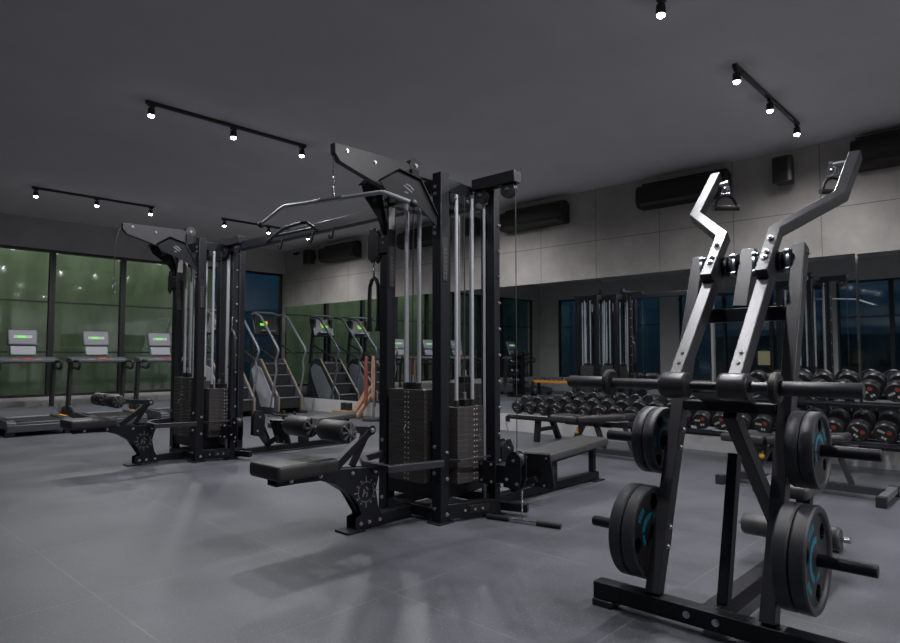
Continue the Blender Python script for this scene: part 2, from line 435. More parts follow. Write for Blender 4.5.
track(2.15, -2.2, 'black track light in the middle by the front wall')

# ------------------------------------------------------------------ wall units, speakers, sockets
def ac(y0, label, L=1.12, z0=3.03, z1=3.31):
    t = thing('air_conditioner', label, 'air conditioner', (XW, y0, z0), 'black wall air conditioners')
    pts = [(XW, z1), (XW - .19, z1), (XW - .225, z1 - .05), (XW - .235, z0 + .09), (XW - .20, z0 + .02), (XW - .15, z0), (XW, z0)]
    MB().prism(pts, 'xz', y0 + .02, y0 + L - .02).build('body', 'ac', t, .012)
    for a, b in ((y0, y0 + .02), (y0 + L - .02, y0 + L)): MB().prism(pts, 'xz', a, b).build('end_cap', 'plastic', t, .006)
    MB().bar((XW - .215, y0 + .06, z0 + .035), (XW - .215, y0 + L - .06, z0 + .035), .05, .010, (1, 0, 1)).build('louver', 'plastic', t, .002)
    MB().box(XW - .10, XW - .002, y0 + .03, y0 + L - .03, z1 + .004, z1 + .05).build('wall_bracket', 'ac', t)
ac(9.62, 'black air conditioner on the wall beyond the hanging rope')
ac(7.25, 'black air conditioner seen between the uprights of the near cable tower')
ac(4.93, 'black air conditioner right of the near cable tower')
ac(2.68, 'black air conditioner behind the left bent lever arm')
ac(.30, 'black air conditioner cut by the photo edge at upper right', z0=3.06, z1=3.36)
def speaker(y, label, z=3.04, h=.29):
    t = thing('wall_speaker', label, 'speaker', (XW, y, z), 'black wall speakers')
    pts = [(XW - .07, y - .08), (XW - .07, y + .08), (XW - .24, y + .105), (XW - .26, y + .06), (XW - .26, y - .06), (XW - .24, y - .105)]
    MB().prism(pts, 'xy', z, z + h).build('cabinet', 'plastic', t, .012)
    MB().box(XW - .268, XW - .258, y - .06, y + .06, z + .02, z + h - .02).build('grille', 'ac', t, .004)
    MB().bar((XW - .003, y, z + .16), (XW - .09, y, z + .16), .05, .08).build('wall_bracket', 'plastic', t, .003)
speaker(2.06, 'black wall speaker between two air conditioners above the lever arms')
speaker(11.15, 'black wall speaker in the far corner above the stair climbers')
speaker(6.62, 'black wall speaker behind the guide rods of the near cable tower')
cam = thing('security_camera', 'tiny black camera high in the far corner', 'camera', (XW - .05, 11.75, 3.33))
MB().cyl((XW - .002, 11.75, 3.36), (XW - .06, 11.75, 3.36), .02).build('mount', 'plastic', cam); MB().cyl((XW - .05, 11.75, 3.33), (XW - .16, 11.70, 3.31), .032).build('body', 'plastic', cam)
so = thing('wall_socket', 'small black plug hanging from a socket under the dumbbell rack', 'socket', (XW - .025, 6.05, .15))
MB().box(XW - .028, XW - .02, 6.01, 6.09, .14, .22).build('plate', 'plastic', so, .002); MB().cyl((XW - .028, 6.05, .18), (XW - .06, 6.05, .18), .018).build('plug', 'plastic', so)
MB().tube([(XW - .06, 6.05, .18), (XW - .07, 6.05, .12), (XW - .06, 6.04, .06), (XW - .05, 6.02, .01)], .004).build('cord', 'plastic', so)

# ------------------------------------------------------------------ multi station cable machine
rig = thing('multi_station_cable_machine', 'black twin-tower cable machine joined by a long overhead beam in the middle of the floor', 'cable machine', (3.5, 5.2, 0))
def emblem(parent, cx, cz, y, s=.085, plane='xz'):
    m = MB()
    def P(a, b, t): return (cx + a, y + t, cz + b) if plane == 'xz' else (y + t, cx + a, cz + b)
    def seg(a0, a1, r0, r1):
        n = 5; vs = []
        for t in (0, -.003):
            for i in range(n + 1):
                q = R(a0 + (a1 - a0) * i / n)
                for r in (r0, r1): vs.append(P(r * math.cos(q), r * math.sin(q), t))
        k = 2 * (n + 1); fs = []
        for i in range(n): fs.append((k + 2 * i, k + 2 * i + 1, k + 2 * i + 3, k + 2 * i + 2))
        m._add(vs, fs)
    for a in range(0, 360, 45): seg(a + 6, a + 39, s * .66, s * .72)
    for a in range(0, 360, 30):
        if a % 90: seg(a - 5, a + 5, s * .80, s * .92)
    for a in range(0, 360, 90):
        q = R(a); c, sn = math.cos(q), math.sin(q)
        m._add([P(s * .62 * c - .004 * sn, s * .62 * sn + .004 * c, -.003), P(s * 1.08 * c - .004 * sn, s * 1.08 * sn + .004 * c, -.003), P(s * 1.08 * c + .004 * sn, s * 1.08 * sn - .004 * c, -.003), P(s * .62 * c + .004 * sn, s * .62 * sn - .004 * c, -.003)], [(0, 1, 2, 3)])
    for (x0, z0, x1, z1) in ((-.28, -.30, -.16, .22), (-.02, .36, .20, .10), (.12, -.02, .02, -.36), (-.06, .02, -.14, -.12)):
        a, b = Vector((x0, z0)) * s, Vector((x1, z1)) * s; d = (b - a).normalized() * .005; nrm = Vector((-d.y, d.x))
        m._add([P(*(a + nrm), -.003), P(*(b + nrm), -.003), P(*(b - nrm), -.003), P(*(a - nrm), -.003)], [(0, 1, 2, 3)])
    return m.build('emblem', 'mark', parent, 0, 'pale round wheel-shaped cut-out emblem')

def pulley(parent, c, axis, r=.055, name='pulley', w=.028):
    a = Vector(axis)
    m = MB(); m.lathe([(.008, -w / 2), (r, -w / 2), (r, -w / 2 + .004), (r * .86, 0), (r, w / 2 - .004), (r, w / 2), (.008, w / 2)], c, axis, 28)
    o = m.build(name, 'plastic', parent)
    b = MB(); b.cyl(Vector(c) - a * (w / 2 + .012), Vector(c) + a * (w / 2 + .012), .012, 10); b.build('axle', 'bolt', o)
    return o

def tower(y0, near):
    F = (3.19, y0 - .28); Lq = (3.19, y0 + .28)
    CX, CY = (3.61, F[1] - .135) if near else (3.525, F[1] - .105)      # slotted pulley column
    Q = (3.80, F[1] + .08) if near else (3.72, F[1] + .10)              # rear upright
    Q2 = (Q[0], Lq[1])
    # uprights
    def upright(x, y, z1, w=.085, d=.085, z0=.012):
        u = MB().box(x - w / 2, x + w / 2, y - d / 2, y + d / 2, z0, z1).build('upright', 'steel', rig, .004)
        MB().box(x - .075, x + .075, y - .06, y + .06, 0, .012).build('foot_plate', 'steel', u, .002)
        return u
    uF = upright(*F, 2.43); uL = upright(*Lq, 2.38)
    for z in (.10, .34, .52, 2.00, 2.045, 2.28, 2.33):
        bolt(uF, (F[0] - .0425, F[1] + .015, z), (-1, 0, 0)); bolt(uL, (Lq[0] - .0425, Lq[1], z), (-1, 0, 0))
    for z in (.06, .30, .48): bolt(uF, (F[0] + .02, F[1] - .0425, z), (0, -1, 0))
    # vertical name plaque on each of the two front uprights
    for u, (x, y) in ((uF, F), (uL, Lq)):
        p = MB().box(x - .030, x + .030, y - .0465, y - .0415, 1.66, 1.97).build('name_plaque', 'ac', u, .006)
        g = MB(); zz = 1.90; rr = random.Random(11)
        for k in range(8):
            g.box(x - .012, x - .007, y - .0478, y - .046, zz - .022, zz); g.box(x + .007, x + .012, y - .0478, y - .046, zz - .022, zz - rr.uniform(0, .012))
            zb = zz - rr.choice((.004, .012, .022)); g.box(x - .012, x + .012, y - .0478, y - .046, zb, zb + .004); zz -= .029
        g.build('lettering', 'faint', p)
    MB().box(Lq[0] - .028, Lq[0] + .028, Lq[1] - .0445, Lq[1] - .0425, 2.10, 2.27).build('warning_sticker', 'sticker', uL, 0, 'pale grey warning sticker')
    # slotted column that carries the high and low pulleys
    uR = MB().box(CX - .032, CX + .032, CY - .032, CY + .032, .012, 2.36); uR.box(CX - .07, CX + .07, CY - .055, CY + .055, 0, .012)
    uR = uR.build('slotted_column', 'steel', rig, .004)
    MB().cyl((CX - .02, CY + .075, .1), (CX - .02, CY + .075, 2.34), .010, 12).build('guide_rod', 'rod', uR)
    for k in range(11): bolt(uR, (CX + .022, CY - .032, .20 + k * .19), (0, -1, 0), .009)
    upright(Q[0], Q[1], 2.40, .075, .075); upright(Q2[0], Q2[1], 2.40)
    # top ring of beams
    for p, q in (((3.19, F[1] + .04, 2.34), (3.19, Lq[1] - .04, 2.34)), ((3.23, F[1] + .01, 2.355), (Q[0] - .03, Q[1], 2.355)), ((3.23, Lq[1], 2.33), (Q2[0] - .04, Lq[1], 2.33)), ((Q[0], Q[1] + .037, 2.35), (Q2[0], Lq[1] - .04, 2.35))):
        MB().bar(p, q, .07, .095).build('top_beam', 'steel', rig, .004)
    tp = MB(); tp.box(3.27, CX + .02, F[1] - .02, F[1] + .05, 2.24, 2.305); tp.build('pulley_plate', 'steel', rig, .003)
    for xx in (3.32, 3.45): bolt([c for c in rig.children if c.name.startswith('pulley_plate')][-1], (xx, F[1] - .02, 2.27), (0, -1, 0))
    # lower frame rails and cross panels
    for p, q, h in (((3.19, F[1] + .04, .06), (3.19, Lq[1] - .04, .06), .075), ((3.225, F[1] - .012, .075), (CX - .02, CY, .075), .10), ((3.23, Lq[1], .06), (Q2[0] - .04, Lq[1], .06), .075), ((Q[0], Q[1] + .037, .06), (Q2[0], Lq[1] - .04, .06), .075), ((2.74, y0, .05), (3.15, y0, .05), .07), ((CX + .03, CY + .02, .06), (Q[0], Q[1] - .03, .06), .07)):
        MB().bar(p, q, .07, h).build('base_rail', 'steel', rig, .004)
    for p, q in (((3.19, F[1] + .045, .205), (3.19, Lq[1] - .045, .205)), ((3.235, F[1] + .02, .205), (Q[0] - .04, Q[1], .205)), ((3.235, Lq[1], .205), (Q2[0] - .045, Lq[1], .205)), ((Q[0], Q[1] + .04, .205), (Q2[0], Lq[1] - .045, .205))):
        MB().bar(p, q, .06, .10).build('stack_support', 'steel', rig, .004)
    mid = (Vector((3.225, F[1] - .012, .075)) + Vector((CX - .02, CY, .075))) / 2; dr = (Vector((CX, CY, 0)) - Vector((3.225, F[1], 0))).normalized(); nr = Vector((dr.y, -dr.x, 0))
    s = MB().bar(mid + nr * .037 - dr * .02, mid + nr * .037 + dr * .14, .006, .055).build('name_strip', 'ac', rig, .002)
    for k in (-.06, .02, .08): 
        p = mid + nr * .040 + dr * k
        b = MB(); b.cyl(p, p + nr * .010, .009, 10); b.build('bolt', 'bolt', s)
    # weight stacks
    def stack(cx, cy, axis, top, n, visible, half, dep=.062, rs=.067):
        z0 = .258
        st = thing_part('weight_stack', (cx, cy, z0))
        th = (top - z0) / n
        if axis == 'y':   # wide along y, front faces -x
            g = MB().box(-dep, dep, -half, half, .0008, th - .0008)
            g.use(1); g.box(-dep - .0012, -dep + .001, -.030, -.020, th * .36, th * .62); g.box(-dep - .0012, -dep + .001, .004, .014, th * .36, th * .62)
        else:
            g = MB().box(-half, half, -dep, dep, .0008, th - .0008)
            g.use(1); g.box(.030, .042, -dep - .0012, -dep + .001, th * .36, th * .62); g.box(.058, .070, -dep - .0012, -dep + .001, th * .36, th * .62)
        me = g.mesh('weight_plate', ['plate_steel', 'white_mark'])
        if visible:
            for k in range(n):
                o = bpy.data.objects.new('weight_plate', me); COL.objects.link(o); o.parent = st; o.location = (0, 0, k * th)
                md = o.modifiers.new('edge', 'BEVEL'); md.width = .0025; md.segments = 1; md.limit_method = 'ANGLE'
        else:
            b = MB()
            for k in range(n): b._add([(x, y, z + k * th) for x, y, z in g.v[:8]], g.f[:6])
            o = bpy.data.objects.new('plate_block', b.mesh('plate_block', 'plate_steel')); COL.objects.link(o); o.parent = st
        MB().cyl((cx, cy, top), (cx, cy, top + .10), .014).build('selector_stem', 'chrome', st)
        MB().box(cx - .03, cx + .03, cy - .03, cy + .03, top, top + .05).build('stack_head', 'steel', st, .004)
        zz = z0 + th * (n * .62)
        if axis == 'y': MB().tube([(cx - dep - .004, cy - .03, zz), (cx - dep - .03, cy - .03, zz), (cx - dep - .045, cy - .03, zz - .03), (cx - dep - .03, cy - .03, zz - .05)], .005).build('selector_pin', 'chrome', st)
        else: MB().tube([(cx + .05, cy - dep - .004, zz), (cx + .05, cy - dep - .03, zz), (cx + .05, cy - dep - .045, zz - .03), (cx + .05, cy - dep - .03, zz - .05)], .005).build('selector_pin', 'chrome', st)
        for sgn in (-1, 1):
            ax_, ay_ = (cx, cy + sgn * rs) if axis == 'y' else (cx + sgn * rs, cy)
            MB().cyl((ax_, ay_, top + .001), (ax_, ay_, 2.30), .0135, 16).build('guide_rod', 'rod', rig)
            MB().cyl((ax_, ay_, top + .0005), (ax_, ay_, top + .045), .020, 16).build('rod_collar', 'plastic', st)
        MB().cyl((cx, cy, top + .10), (cx, cy, 2.30), .003, 6).build('cable', 'cable', rig)
        return st
    stack(3.19, y0 + .005, 'y', .905, 18, True, .185, .062, .068)
    stack(3.415, F[1] - .02, 'x', .785, 14, True, .14, .062, .085)
    stack(3.46, Lq[1], 'x', .85, 16, False, .15)
    stack(Q[0], y0 + .04, 'y', .93, 18, False, .15)
    # guard rails round the stacks
    MB().rpath([(3.15, Lq[1] + .015, .415), (2.91, Lq[1] - .06, .415), (2.78, y0 + .03, .415), (2.76, y0 - .24, .415), (3.15, F[1] - .06, .415)], .045, .045, (0, 0, 1)).build('stack_guard', 'frame_grey', rig, .003)
    MB().rpath([(3.235, F[1] - .04, .425), (3.27, F[1] - .11, .425), (3.52, F[1] - .125, .425), (CX - .03, CY + .01, .425)], .012, .016, (0, 0, 1)).build('stack_guard', 'frame_grey', rig, .002)
    # overhead lat pulldown boom
    boom = MB(); bo = [(2.462, 2.533), (3.10, 2.545), (3.2, 2.50), (3.2, 2.36), (2.93, 2.305), (2.507, 2.418), (2.464, 2.469)]
    for a, b in ((y0 - .026, y0 - .018), (y0 + .018, y0 + .026)): boom.prism(bo, 'xz', a, b)
    boom.prism([(2.470, 2.530), (3.09, 2.540), (3.09, 2.533), (2.478, 2.522)], 'xz', y0 - .018, y0 + .018)
    boom.prism([(2.466, 2.469), (2.507, 2.418), (2.93, 2.305), (2.935, 2.313), (2.512, 2.426), (2.473, 2.471)], 'xz', y0 - .018, y0 + .018)
    boom.prism([(2.462, 2.533), (2.469, 2.533), (2.471, 2.469), (2.464, 2.469)], 'xz', y0 - .018, y0 + .018)
    boom = boom.build('overhead_boom', 'frame_grey', rig, .002)
    for x, z in ((2.56, 2.50), (2.80, 2.475)): bolt(boom, (x, y0 - .026, z), (0, -1, 0), .011)
    pulley(rig, (3.185, y0, 2.535), (0, 1, 0), .055, 'boom_pulley', .06)
    for xx in (3.165,): bolt([c for c in rig.children if c.name.startswith('boom_pulley')][-1], (xx + .02, y0 - .030, 2.535), (0, -1, 0), .012)
    MB().box(3.13, 3.20, y0 - .05, y0 + .05, 2.385, 2.50).build('boom_mount', 'steel', rig, .003)
    # splayed side brackets from the uprights in to the boom
    so_ = [(1.02, 2.337), (.69, 2.422), (.30, 2.365), (0, 2.125), (0, 2.045), (.30, 2.165), (.90, 2.265)]
    for yu, sg in ((F[1], 1), (Lq[1], -1)):
        A = Vector((3.15, yu, 0)); B = Vector((2.79, y0 - sg * .097, 0)); d = (B - A); n_ = Vector((d.y, -d.x, 0)).normalized()
        def P(s, z, off): q = A + d * s + n_ * off; return (q.x, q.y, z)
        b = MB(); k = len(so_)
        vs = [P(s, z, -.005) for s, z in so_] + [P(s, z, .005) for s, z in so_]
        b._add(vs, [tuple(range(k)), tuple(reversed(range(k, 2 * k)))] + [(i, k + i, k + (i + 1) % k, (i + 1) % k) for i in range(k)])
        for (s1, z1), (s2, z2) in ((so_[0], so_[1]), (so_[1], so_[2]), (so_[2], so_[3])):
            b.bar(P(s1, z1, 0), P(s2, z2, 0), .055, .008, (0, 0, 1))
        kb = b.build('side_bracket', 'steel', rig, .002)
        e = MB(); fo = -.007 if (n_.y > 0) else .007
        for (s1, z1, s2, z2) in ((.56, 2.325, .47, 2.31), (.60, 2.315, .45, 2.27), (.42, 2.285, .47, 2.305), (.58, 2.27, .52, 2.262)):
            e.bar(P(s1, z1, fo), P(s2, z2, fo), .003, .010, (0, 0, 1))
        e.build('emblem', 'mark', kb)
    # pulldown seat station
    a_, b_ = y0 - .05, y0 - .04
    lower = [(2.64, .09), (2.685, .105), (2.66, .17), (2.58, .265), (2.47, .335), (2.36, .372), (2.20, .378), (2.05, .378)]
    out = [(2.05, .425), (2.33, .425), (2.46, .425), (2.86, .395), (2.83, .34), (2.805, .25), (2.83, .13), (2.90, .015), (2.64, .015)] + lower
    sf = MB(); sf.prism(out, 'xz', a_, b_); sf.prism(out, 'xz', y0 + .04, y0 + .05)
    lo2 = lower[1:]; sf.prism(lo2 + [(x - .004, z + .009) for x, z in reversed(lo2)], 'xz', b_, y0 + .04)
    sf.prism([(2.05, .42), (2.46, .42), (2.85, .39), (2.85, .38), (2.46, .41), (2.05, .41)], 'xz', b_, y0 + .04)
    sf = sf.build('seat_frame', 'steel', rig, .002)
    emblem(sf, 2.72, .25, a_, .095)
    for x, z in ((2.15, .40), (2.36, .40), (2.61, .385), (2.80, .375), (2.68, .05), (2.75, .05), (2.84, .05)): bolt(sf, (x, a_, z), (0, -1, 0), .010)
    MB().box(2.56, 2.70, y0 - .07, y0 + .07, 0, .015).build('foot_plate', 'steel', sf, .002)
    MB().pad(1.985, 2.42, y0 - .165, y0 + .165, .428, .515, .03).build('seat_pad', 'leather', rig)
    # knee roller arm
    rx = 2.37
    ka = MB(); ka.bar((2.50, y0, .43), (2.79, y0, .645), .05, .05, (-.5, 0, 1)); ka.bar((2.64, y0, .42), (2.75, y0, .60), .03, .04, (-1, 0, .3)); ka.bar((2.80, y0, .645), (rx, y0, .685), .04, .045)
    ka.cyl((2.79, y0 - .03, .645), (2.79, y0 + .03, .645), .032)
    ka = ka.build('roller_arm', 'steel', rig, .003); bolt(ka, (2.79, y0 - .03, .645), (0, -1, 0), .013)
    MB().cyl((rx, y0 - .34, .69), (rx, y0 + .35, .69), .013).build('roller_axle', 'chrome', ka)
    for s_ in (-1, 1):
        ya, yb = sorted((y0 + s_ * .065, y0 + s_ * .315)); r = .066
        rp = MB(); rp.lathe([(.02, 0), (r - .016, 0), (r - .005, .005), (r, .018), (r, yb - ya - .018), (r - .005, yb - ya - .005), (r - .016, yb - ya), (.02, yb - ya)], (rx, ya, .69), (0, 1, 0), 28)
        rp = rp.build('roller_pad', 'leather', ka)
        st = MB()
        for k in range(8):
            q = 2 * PI * k / 8; st.bar((rx + .022 * math.cos(q), ya - .008, .69 + .022 * math.sin(q)), (rx + .056 * math.cos(q), ya - .008, .69 + .056 * math.sin(q)), .011, .016, (0, 1, 0))
        st.cyl((rx, ya - .02, .69), (rx, ya, .69), .022); st.build('star_cap', 'cap_grey', rp)
    # high / low pulley station toward -y
    px_ = CX - .06
    hb = MB().bar((px_, CY + .13, 2.405), (px_, CY - .27, 2.405), .085, .085).build('pulley_beam', 'steel', rig, .005)
    for yy in (CY + .06, CY - .19): pulley(hb, (px_, yy, 2.325), (1, 0, 0), .062, 'pulley', .04)
    MB().cyl((px_, CY - .25, 2.32), (px_, CY - .25, .42), .0035, 6).build('cable', 'cable', rig)
    cg = MB(); cg.box(CX - .065, CX + .055, CY - .15, CY - .032, .25, .375); cg.box(CX - .11, CX - .10, CY - .10, CY + .06, .24, .40); cg.box(CX - .11, CX - .03, CY + .02, CY + .035, .24, .40)
    cg = cg.build('pulley_carriage', 'steel', rig, .004)
    for z in (.26, .38): bolt(cg, (CX - .11, CY - .06, z), (-1, 0, 0), .009); bolt(cg, (CX - .11, CY + .03, z), (-1, 0, 0), .009)
    ph = MB(); cyh = CY - .245
    pill = [(cyh + .062 * math.cos(R(t)), .425 + .062 * math.sin(R(t))) for t in range(0, 181, 20)] + [(cyh - .062, .30), (cyh - .04, .235), (cyh + .09, .235), (cyh + .09, .33)]
    for x0_ in (px_ - .035, px_ + .025): ph.prism(pill, 'yz', x0_, x0_ + .01)
    ph.box(px_ - .025, px_ + .025, cyh + .03, cyh + .095, .24, .32)
    ph = ph.build('pulley_housing', 'steel', cg, .003)
    pulley(ph, (px_, cyh, .425), (1, 0, 0), .055, 'pulley', .04)
    for yy, zz in ((cyh, .425), (cyh + .06, .29), (cyh - .03, .27)): bolt(ph, (px_ - .035, yy, zz), (-1, 0, 0), .010)
    MB().bar((CX + .06, CY + .0, .06), (CX + .13, CY - .20, .06), .05, .06).build('base_rail', 'steel', rig, .004)
    # swivel pulley for the rope station, on the +y side of the left upright
    cy_ = Lq[1]
    sc = MB(); sc.box(3.135, 3.245, cy_ + .043, cy_ + .075, 1.90, 2.07); sc.box(3.137, 3.147, cy_ - .05, cy_ + .05, 1.92, 2.05)
    po = [(cy_ + .07, 1.92), (cy_ + .07, 2.07), (cy_ + .11, 2.13), (cy_ + .17, 2.13), (cy_ + .20, 2.06), (cy_ + .20, 1.90), (cy_ + .15, 1.86)]
    sc.prism(po, 'yz', 3.155, 3.165); sc.prism(po, 'yz', 3.215, 3.225)
    sc = sc.build('swivel_bracket', 'steel', rig, .003)
    pulley(sc, (3.19, cy_ + .14, 2.07), (1, 0, 0), .05, 'pulley', .04); pulley(sc, (3.19, cy_ + .15, 1.94), (1, 0, 0), .05, 'pulley', .04)
    # low row station on the mirror side
    yr = F[1] + .02
    MB().bar((Q[0] + .04, yr + .04, .045), (5.28, yr, .045), .075, .065).build('row_rail', 'steel', rig, .004)
    rb = MB(); rb.bar((4.55, yr, .08), (4.55, yr, .26), .13, .05, (0, 1, 0)); rb.bar((5.22, yr, .08), (5.22, yr, .30), .05, .05, (0, 1, 0)); rb.box(5.15, 5.31, yr - .08, yr + .08, 0, .012); rb.bar((4.35, yr, .255), (5.24, yr, .305), .06, .05)
    rb = rb.build('row_bench_frame', 'steel', rig, .003); emblem(rb, 4.55, .17, yr - .027, .045)
    pd = MB(); pd.pad(-.57, .57, -.15, .15, 0, .065, .02)
    rot = Matrix.Translation((4.70, yr, .303)) @ Matrix.Rotation(-R(3), 4, 'Y'); pd.v = [tuple(rot @ Vector(p)) for p in pd.v]
    pd.build('row_bench_pad', 'grey_vinyl', rig)
    for sg in (-1, 1):
        cxx, cyy = 4.10, yr + sg * .20; TT = Matrix.Translation((cxx, cyy, .26)) @ Matrix.Rotation(-sg * R(14), 4, 'Z') @ Matrix.Rotation(-R(22), 4, 'Y')
        fp = MB(); fp.T = TT; fp.box(-.014, .014, -.11, .11, -.15, .15); fp.use(1); fp.box(.010, .020, -.098, .098, -.135, .135)
        fp = fp.build('foot_rest', ['steel', 'rubber'], rig, .004)
        for dz, dy in ((.12, -.08), (.12, .08), (-.12, -.03), (-.12, .06)):
            b = MB(); b.T = TT; b.cyl((-.014, dy, dz), (-.024, dy, dz), .009, 10); b.build('bolt', 'bolt', fp)
        MB().bar((4.05, yr, .10), (4.07, cyy, .20), .05, .04, (1, 0, 0)).build('foot_rest_bracket', 'steel', rig, .003)
    lp = MB()
    for yy in (yr - .035, yr + .025): lp.prism([(3.85, .22), (3.85, .42), (3.90, .50), (3.96, .50), (4.0, .43), (3.99, .27), (3.94, .20)], 'xz', yy, yy + .01)
    lp = lp.build('row_pulley_housing', 'steel', rig, .003); pulley(lp, (3.93, yr, .43), (0, 1, 0), .05, 'pulley', .04)
    for xx, zz in ((3.93, .43), (3.90, .27)): bolt(lp, (xx, yr - .035, zz), (0, -1, 0), .010)
    return CX, CY, px_, cyh

def thing_part(name, loc):
    o = bpy.data.objects.new(name, None); COL.objects.link(o); o.parent = rig; o.location = Vector(loc) - rig.location; o.empty_display_size = .05
    return o
YN, YF = 3.365, 7.02
col_near = tower(YN, True); col_far = tower(YF, False)
MB().bar((3.5, YN + .315, 2.345), (3.5, YF - .315, 2.345), .08, .09).build('cross_beam', 'steel', rig, .005)
cb = MB(); cb.box(3.43, 3.57, YN + .24, YN + .33, 2.285, 2.40); cb.build('beam_bracket', 'steel', rig, .003)
cb = MB(); cb.box(3.43, 3.57, YF - .33, YF - .24, 2.285, 2.40); cb.build('beam_bracket', 'steel', rig, .003)
MB().bar((3.5, YF - .315, 2.345), (3.5, YF + .28, 2.345), .08, .09).build('cross_beam_end', 'steel', rig, .004)
ch = MB()
ch.tube([(3.47, 5.85, 2.325), (3.30, 5.45, 2.305), (3.18, 5.12, 2.30), (3.14, 5.0, 2.30), (3.12, 4.70, 2.30), (3.14, 4.66, 2.30), (3.27, 4.75, 2.295), (3.46, 4.98, 2.32)], .015, 10)
ch.tube([(3.31, 5.45, 2.305), (3.31, 5.10, 2.30), (3.32, 4.83, 2.30)], .013, 10)
ch.build('pull_up_handle', 'steel', rig)
for yy in (4.70, 5.02, 5.55):
    MB().tube([(3.46, yy, 2.31), (3.45, yy, 2.24), (3.45, yy + .02, 2.215), (3.45, yy + .05, 2.22), (3.45, yy + .055, 2.245)], .011).build('hook', 'steel', rig)

# ---- attachments hanging from the machine
def link(m, p, q, r=.006):
    # an oblong chain link between two points
    p, q = Vector(p), Vector(q); d = (q - p); L = d.length; d.normalize(); a = d.orthogonal().normalized(); w = L * .28
    pts = []
    for i in range(14):
        t = 2 * PI * i / 14; pts.append((p + q) / 2 + d * math.cos(t) * L / 2 + a * math.sin(t) * w)
    m.tube(pts, r, 6, True)
def carabiner(m, x, y, z0, z1):
    zm = (z0 + z1) / 2
    link(m, (x, y, z1), (x, y, zm - .005), .005); link(m, (x + .001, y, zm + .005), (x + .001, y, z0), .006)
lb = thing('lat_pulldown_bar', 'chrome lat pulldown bar with angled ends hanging from the near tower boom', 'bar', (2.47, 3.39, 2.16))
m = MB(); m.cyl((2.472, YN, 2.458), (2.472, YN, 2.33), .003, 6); m.cyl((2.472, YN, 2.36), (2.472, YN, 2.33), .008); m.build('cable', 'cable', lb)
m = MB(); carabiner(m, 2.472, YN, 2.19, 2.335); m.build('carabiner', 'chrome', lb)
m = MB(); m.tube([(2.47, 4.242, 2.125), (2.47, 3.97, 2.205), (2.47, 3.93, 2.210), (2.47, 3.39, 2.165), (2.47, 2.90, 2.127), (2.47, 2.86, 2.12), (2.47, 2.617, 2.016)], .0135, 12); m.build('bar', 'rod', lb)
MB().tube([(2.47, 3.52, 2.176), (2.47, 3.26, 2.155)], .016, 12).build('centre_grip', 'chrome', lb)
MB().ball((2.47, 2.605, 2.011), .024).build('end_ball', 'rubber', lb); MB().ball((2.47, 4.255, 2.121), .024).build('end_ball', 'rubber', lb)

fc = thing('cable_carabiner', 'loose cable with empty carabiner hanging from the far tower boom', 'carabiner', (2.46, YF, 1.9))
MB().tube([(2.458, YF, 2.49), (2.435, YF, 2.45), (2.405, YF, 2.33), (2.40, YF, 1.95)], .0035, 6).build('cable', 'cable', fc)
m = MB(); carabiner(m, 2.40, YF, 1.78, 1.96); m.build('hook', 'chrome', fc)

def rope(y, z, label, x=3.19):
    t = thing('triceps_rope', label, 'rope attachment', (x, y, z), 'black triceps ropes')
    m = MB(); carabiner(m, x, y, z - .02, z + .14); m.build('carabiner', 'chrome', t)
    m = MB(); m.tube([(x, y - .05, z - .40), (x, y - .055, z - .2), (x, y - .05, z - .08), (x, y - .03, z - .03), (x, y, z - .01), (x, y + .03, z - .03), (x, y + .05, z - .08), (x, y + .055, z - .2), (x, y + .05, z - .40)], .016, 10); m.build('rope', 'rubber', t)
    for s in (-1, 1): MB().cyl((x, y + s * .05, z - .43), (x, y + s * .05, z - .395), .023).build('rope_end', 'plastic', t)
rope(YN + .44, 1.76, 'black triceps rope hanging by a carabiner behind the near tower')
rope(YF - .42, 1.43, 'black rope and handle hanging low between the far tower uprights', 3.50)
m = None
lbar = thing('straight_cable_bar', 'straight chrome cable bar with black grips lying on floor below near tower', 'bar', (3.815, 2.8, .02))
CXn, CYn, PXn, yh = col_near
m = MB()
for k in range(3): link(m, (PXn + (.002 if k % 2 else 0), yh - .045, .225 - k * .06), (PXn + (.002 if k % 2 else 0), yh - .045, .155 - k * .06), .005)
m.build('chain', 'chrome', lbar)
b0_, b1_ = Vector((PXn - .05, yh + .21, .019)), Vector((PXn + .07, yh - .30, .019))
MB().cyl(b0_, b1_, .012, 12).build('bar', 'chrome', lbar)
dv = (b1_ - b0_).normalized()
for p, q in ((b1_ - dv * .16, b1_ + dv * .01), (b0_ - dv * .01, b0_ + dv * .16)):
    MB().cyl(p, q, .018, 12).build('grip', 'rubber', lbar)
m = MB()
# V handle on the far row station
vh = thing('row_handle', 'black double row handle on the far tower foot rests', 'handle', (4.2, YF - .26, .36))
m.tube([(4.05, YF - .26, .43), (4.12, YF - .26, .42), (4.20, YF - .26, .40)], .006); m.build('carabiner', 'chrome', vh)
m = MB(); m.tube([(4.20, YF - .38, .43), (4.20, YF - .26, .43), (4.20, YF - .14, .43)], .012); m.tube([(4.20, YF - .38, .43), (4.34, YF - .38, .40)], .010); m.tube([(4.20, YF - .14, .43), (4.34, YF - .14, .40)], .010); m.build('frame', 'steel', vh)
for yy in (YF - .38, YF - .14): MB().cyl((4.34, yy, .36), (4.34, yy, .47), .018).build('grip', 'rubber', vh)

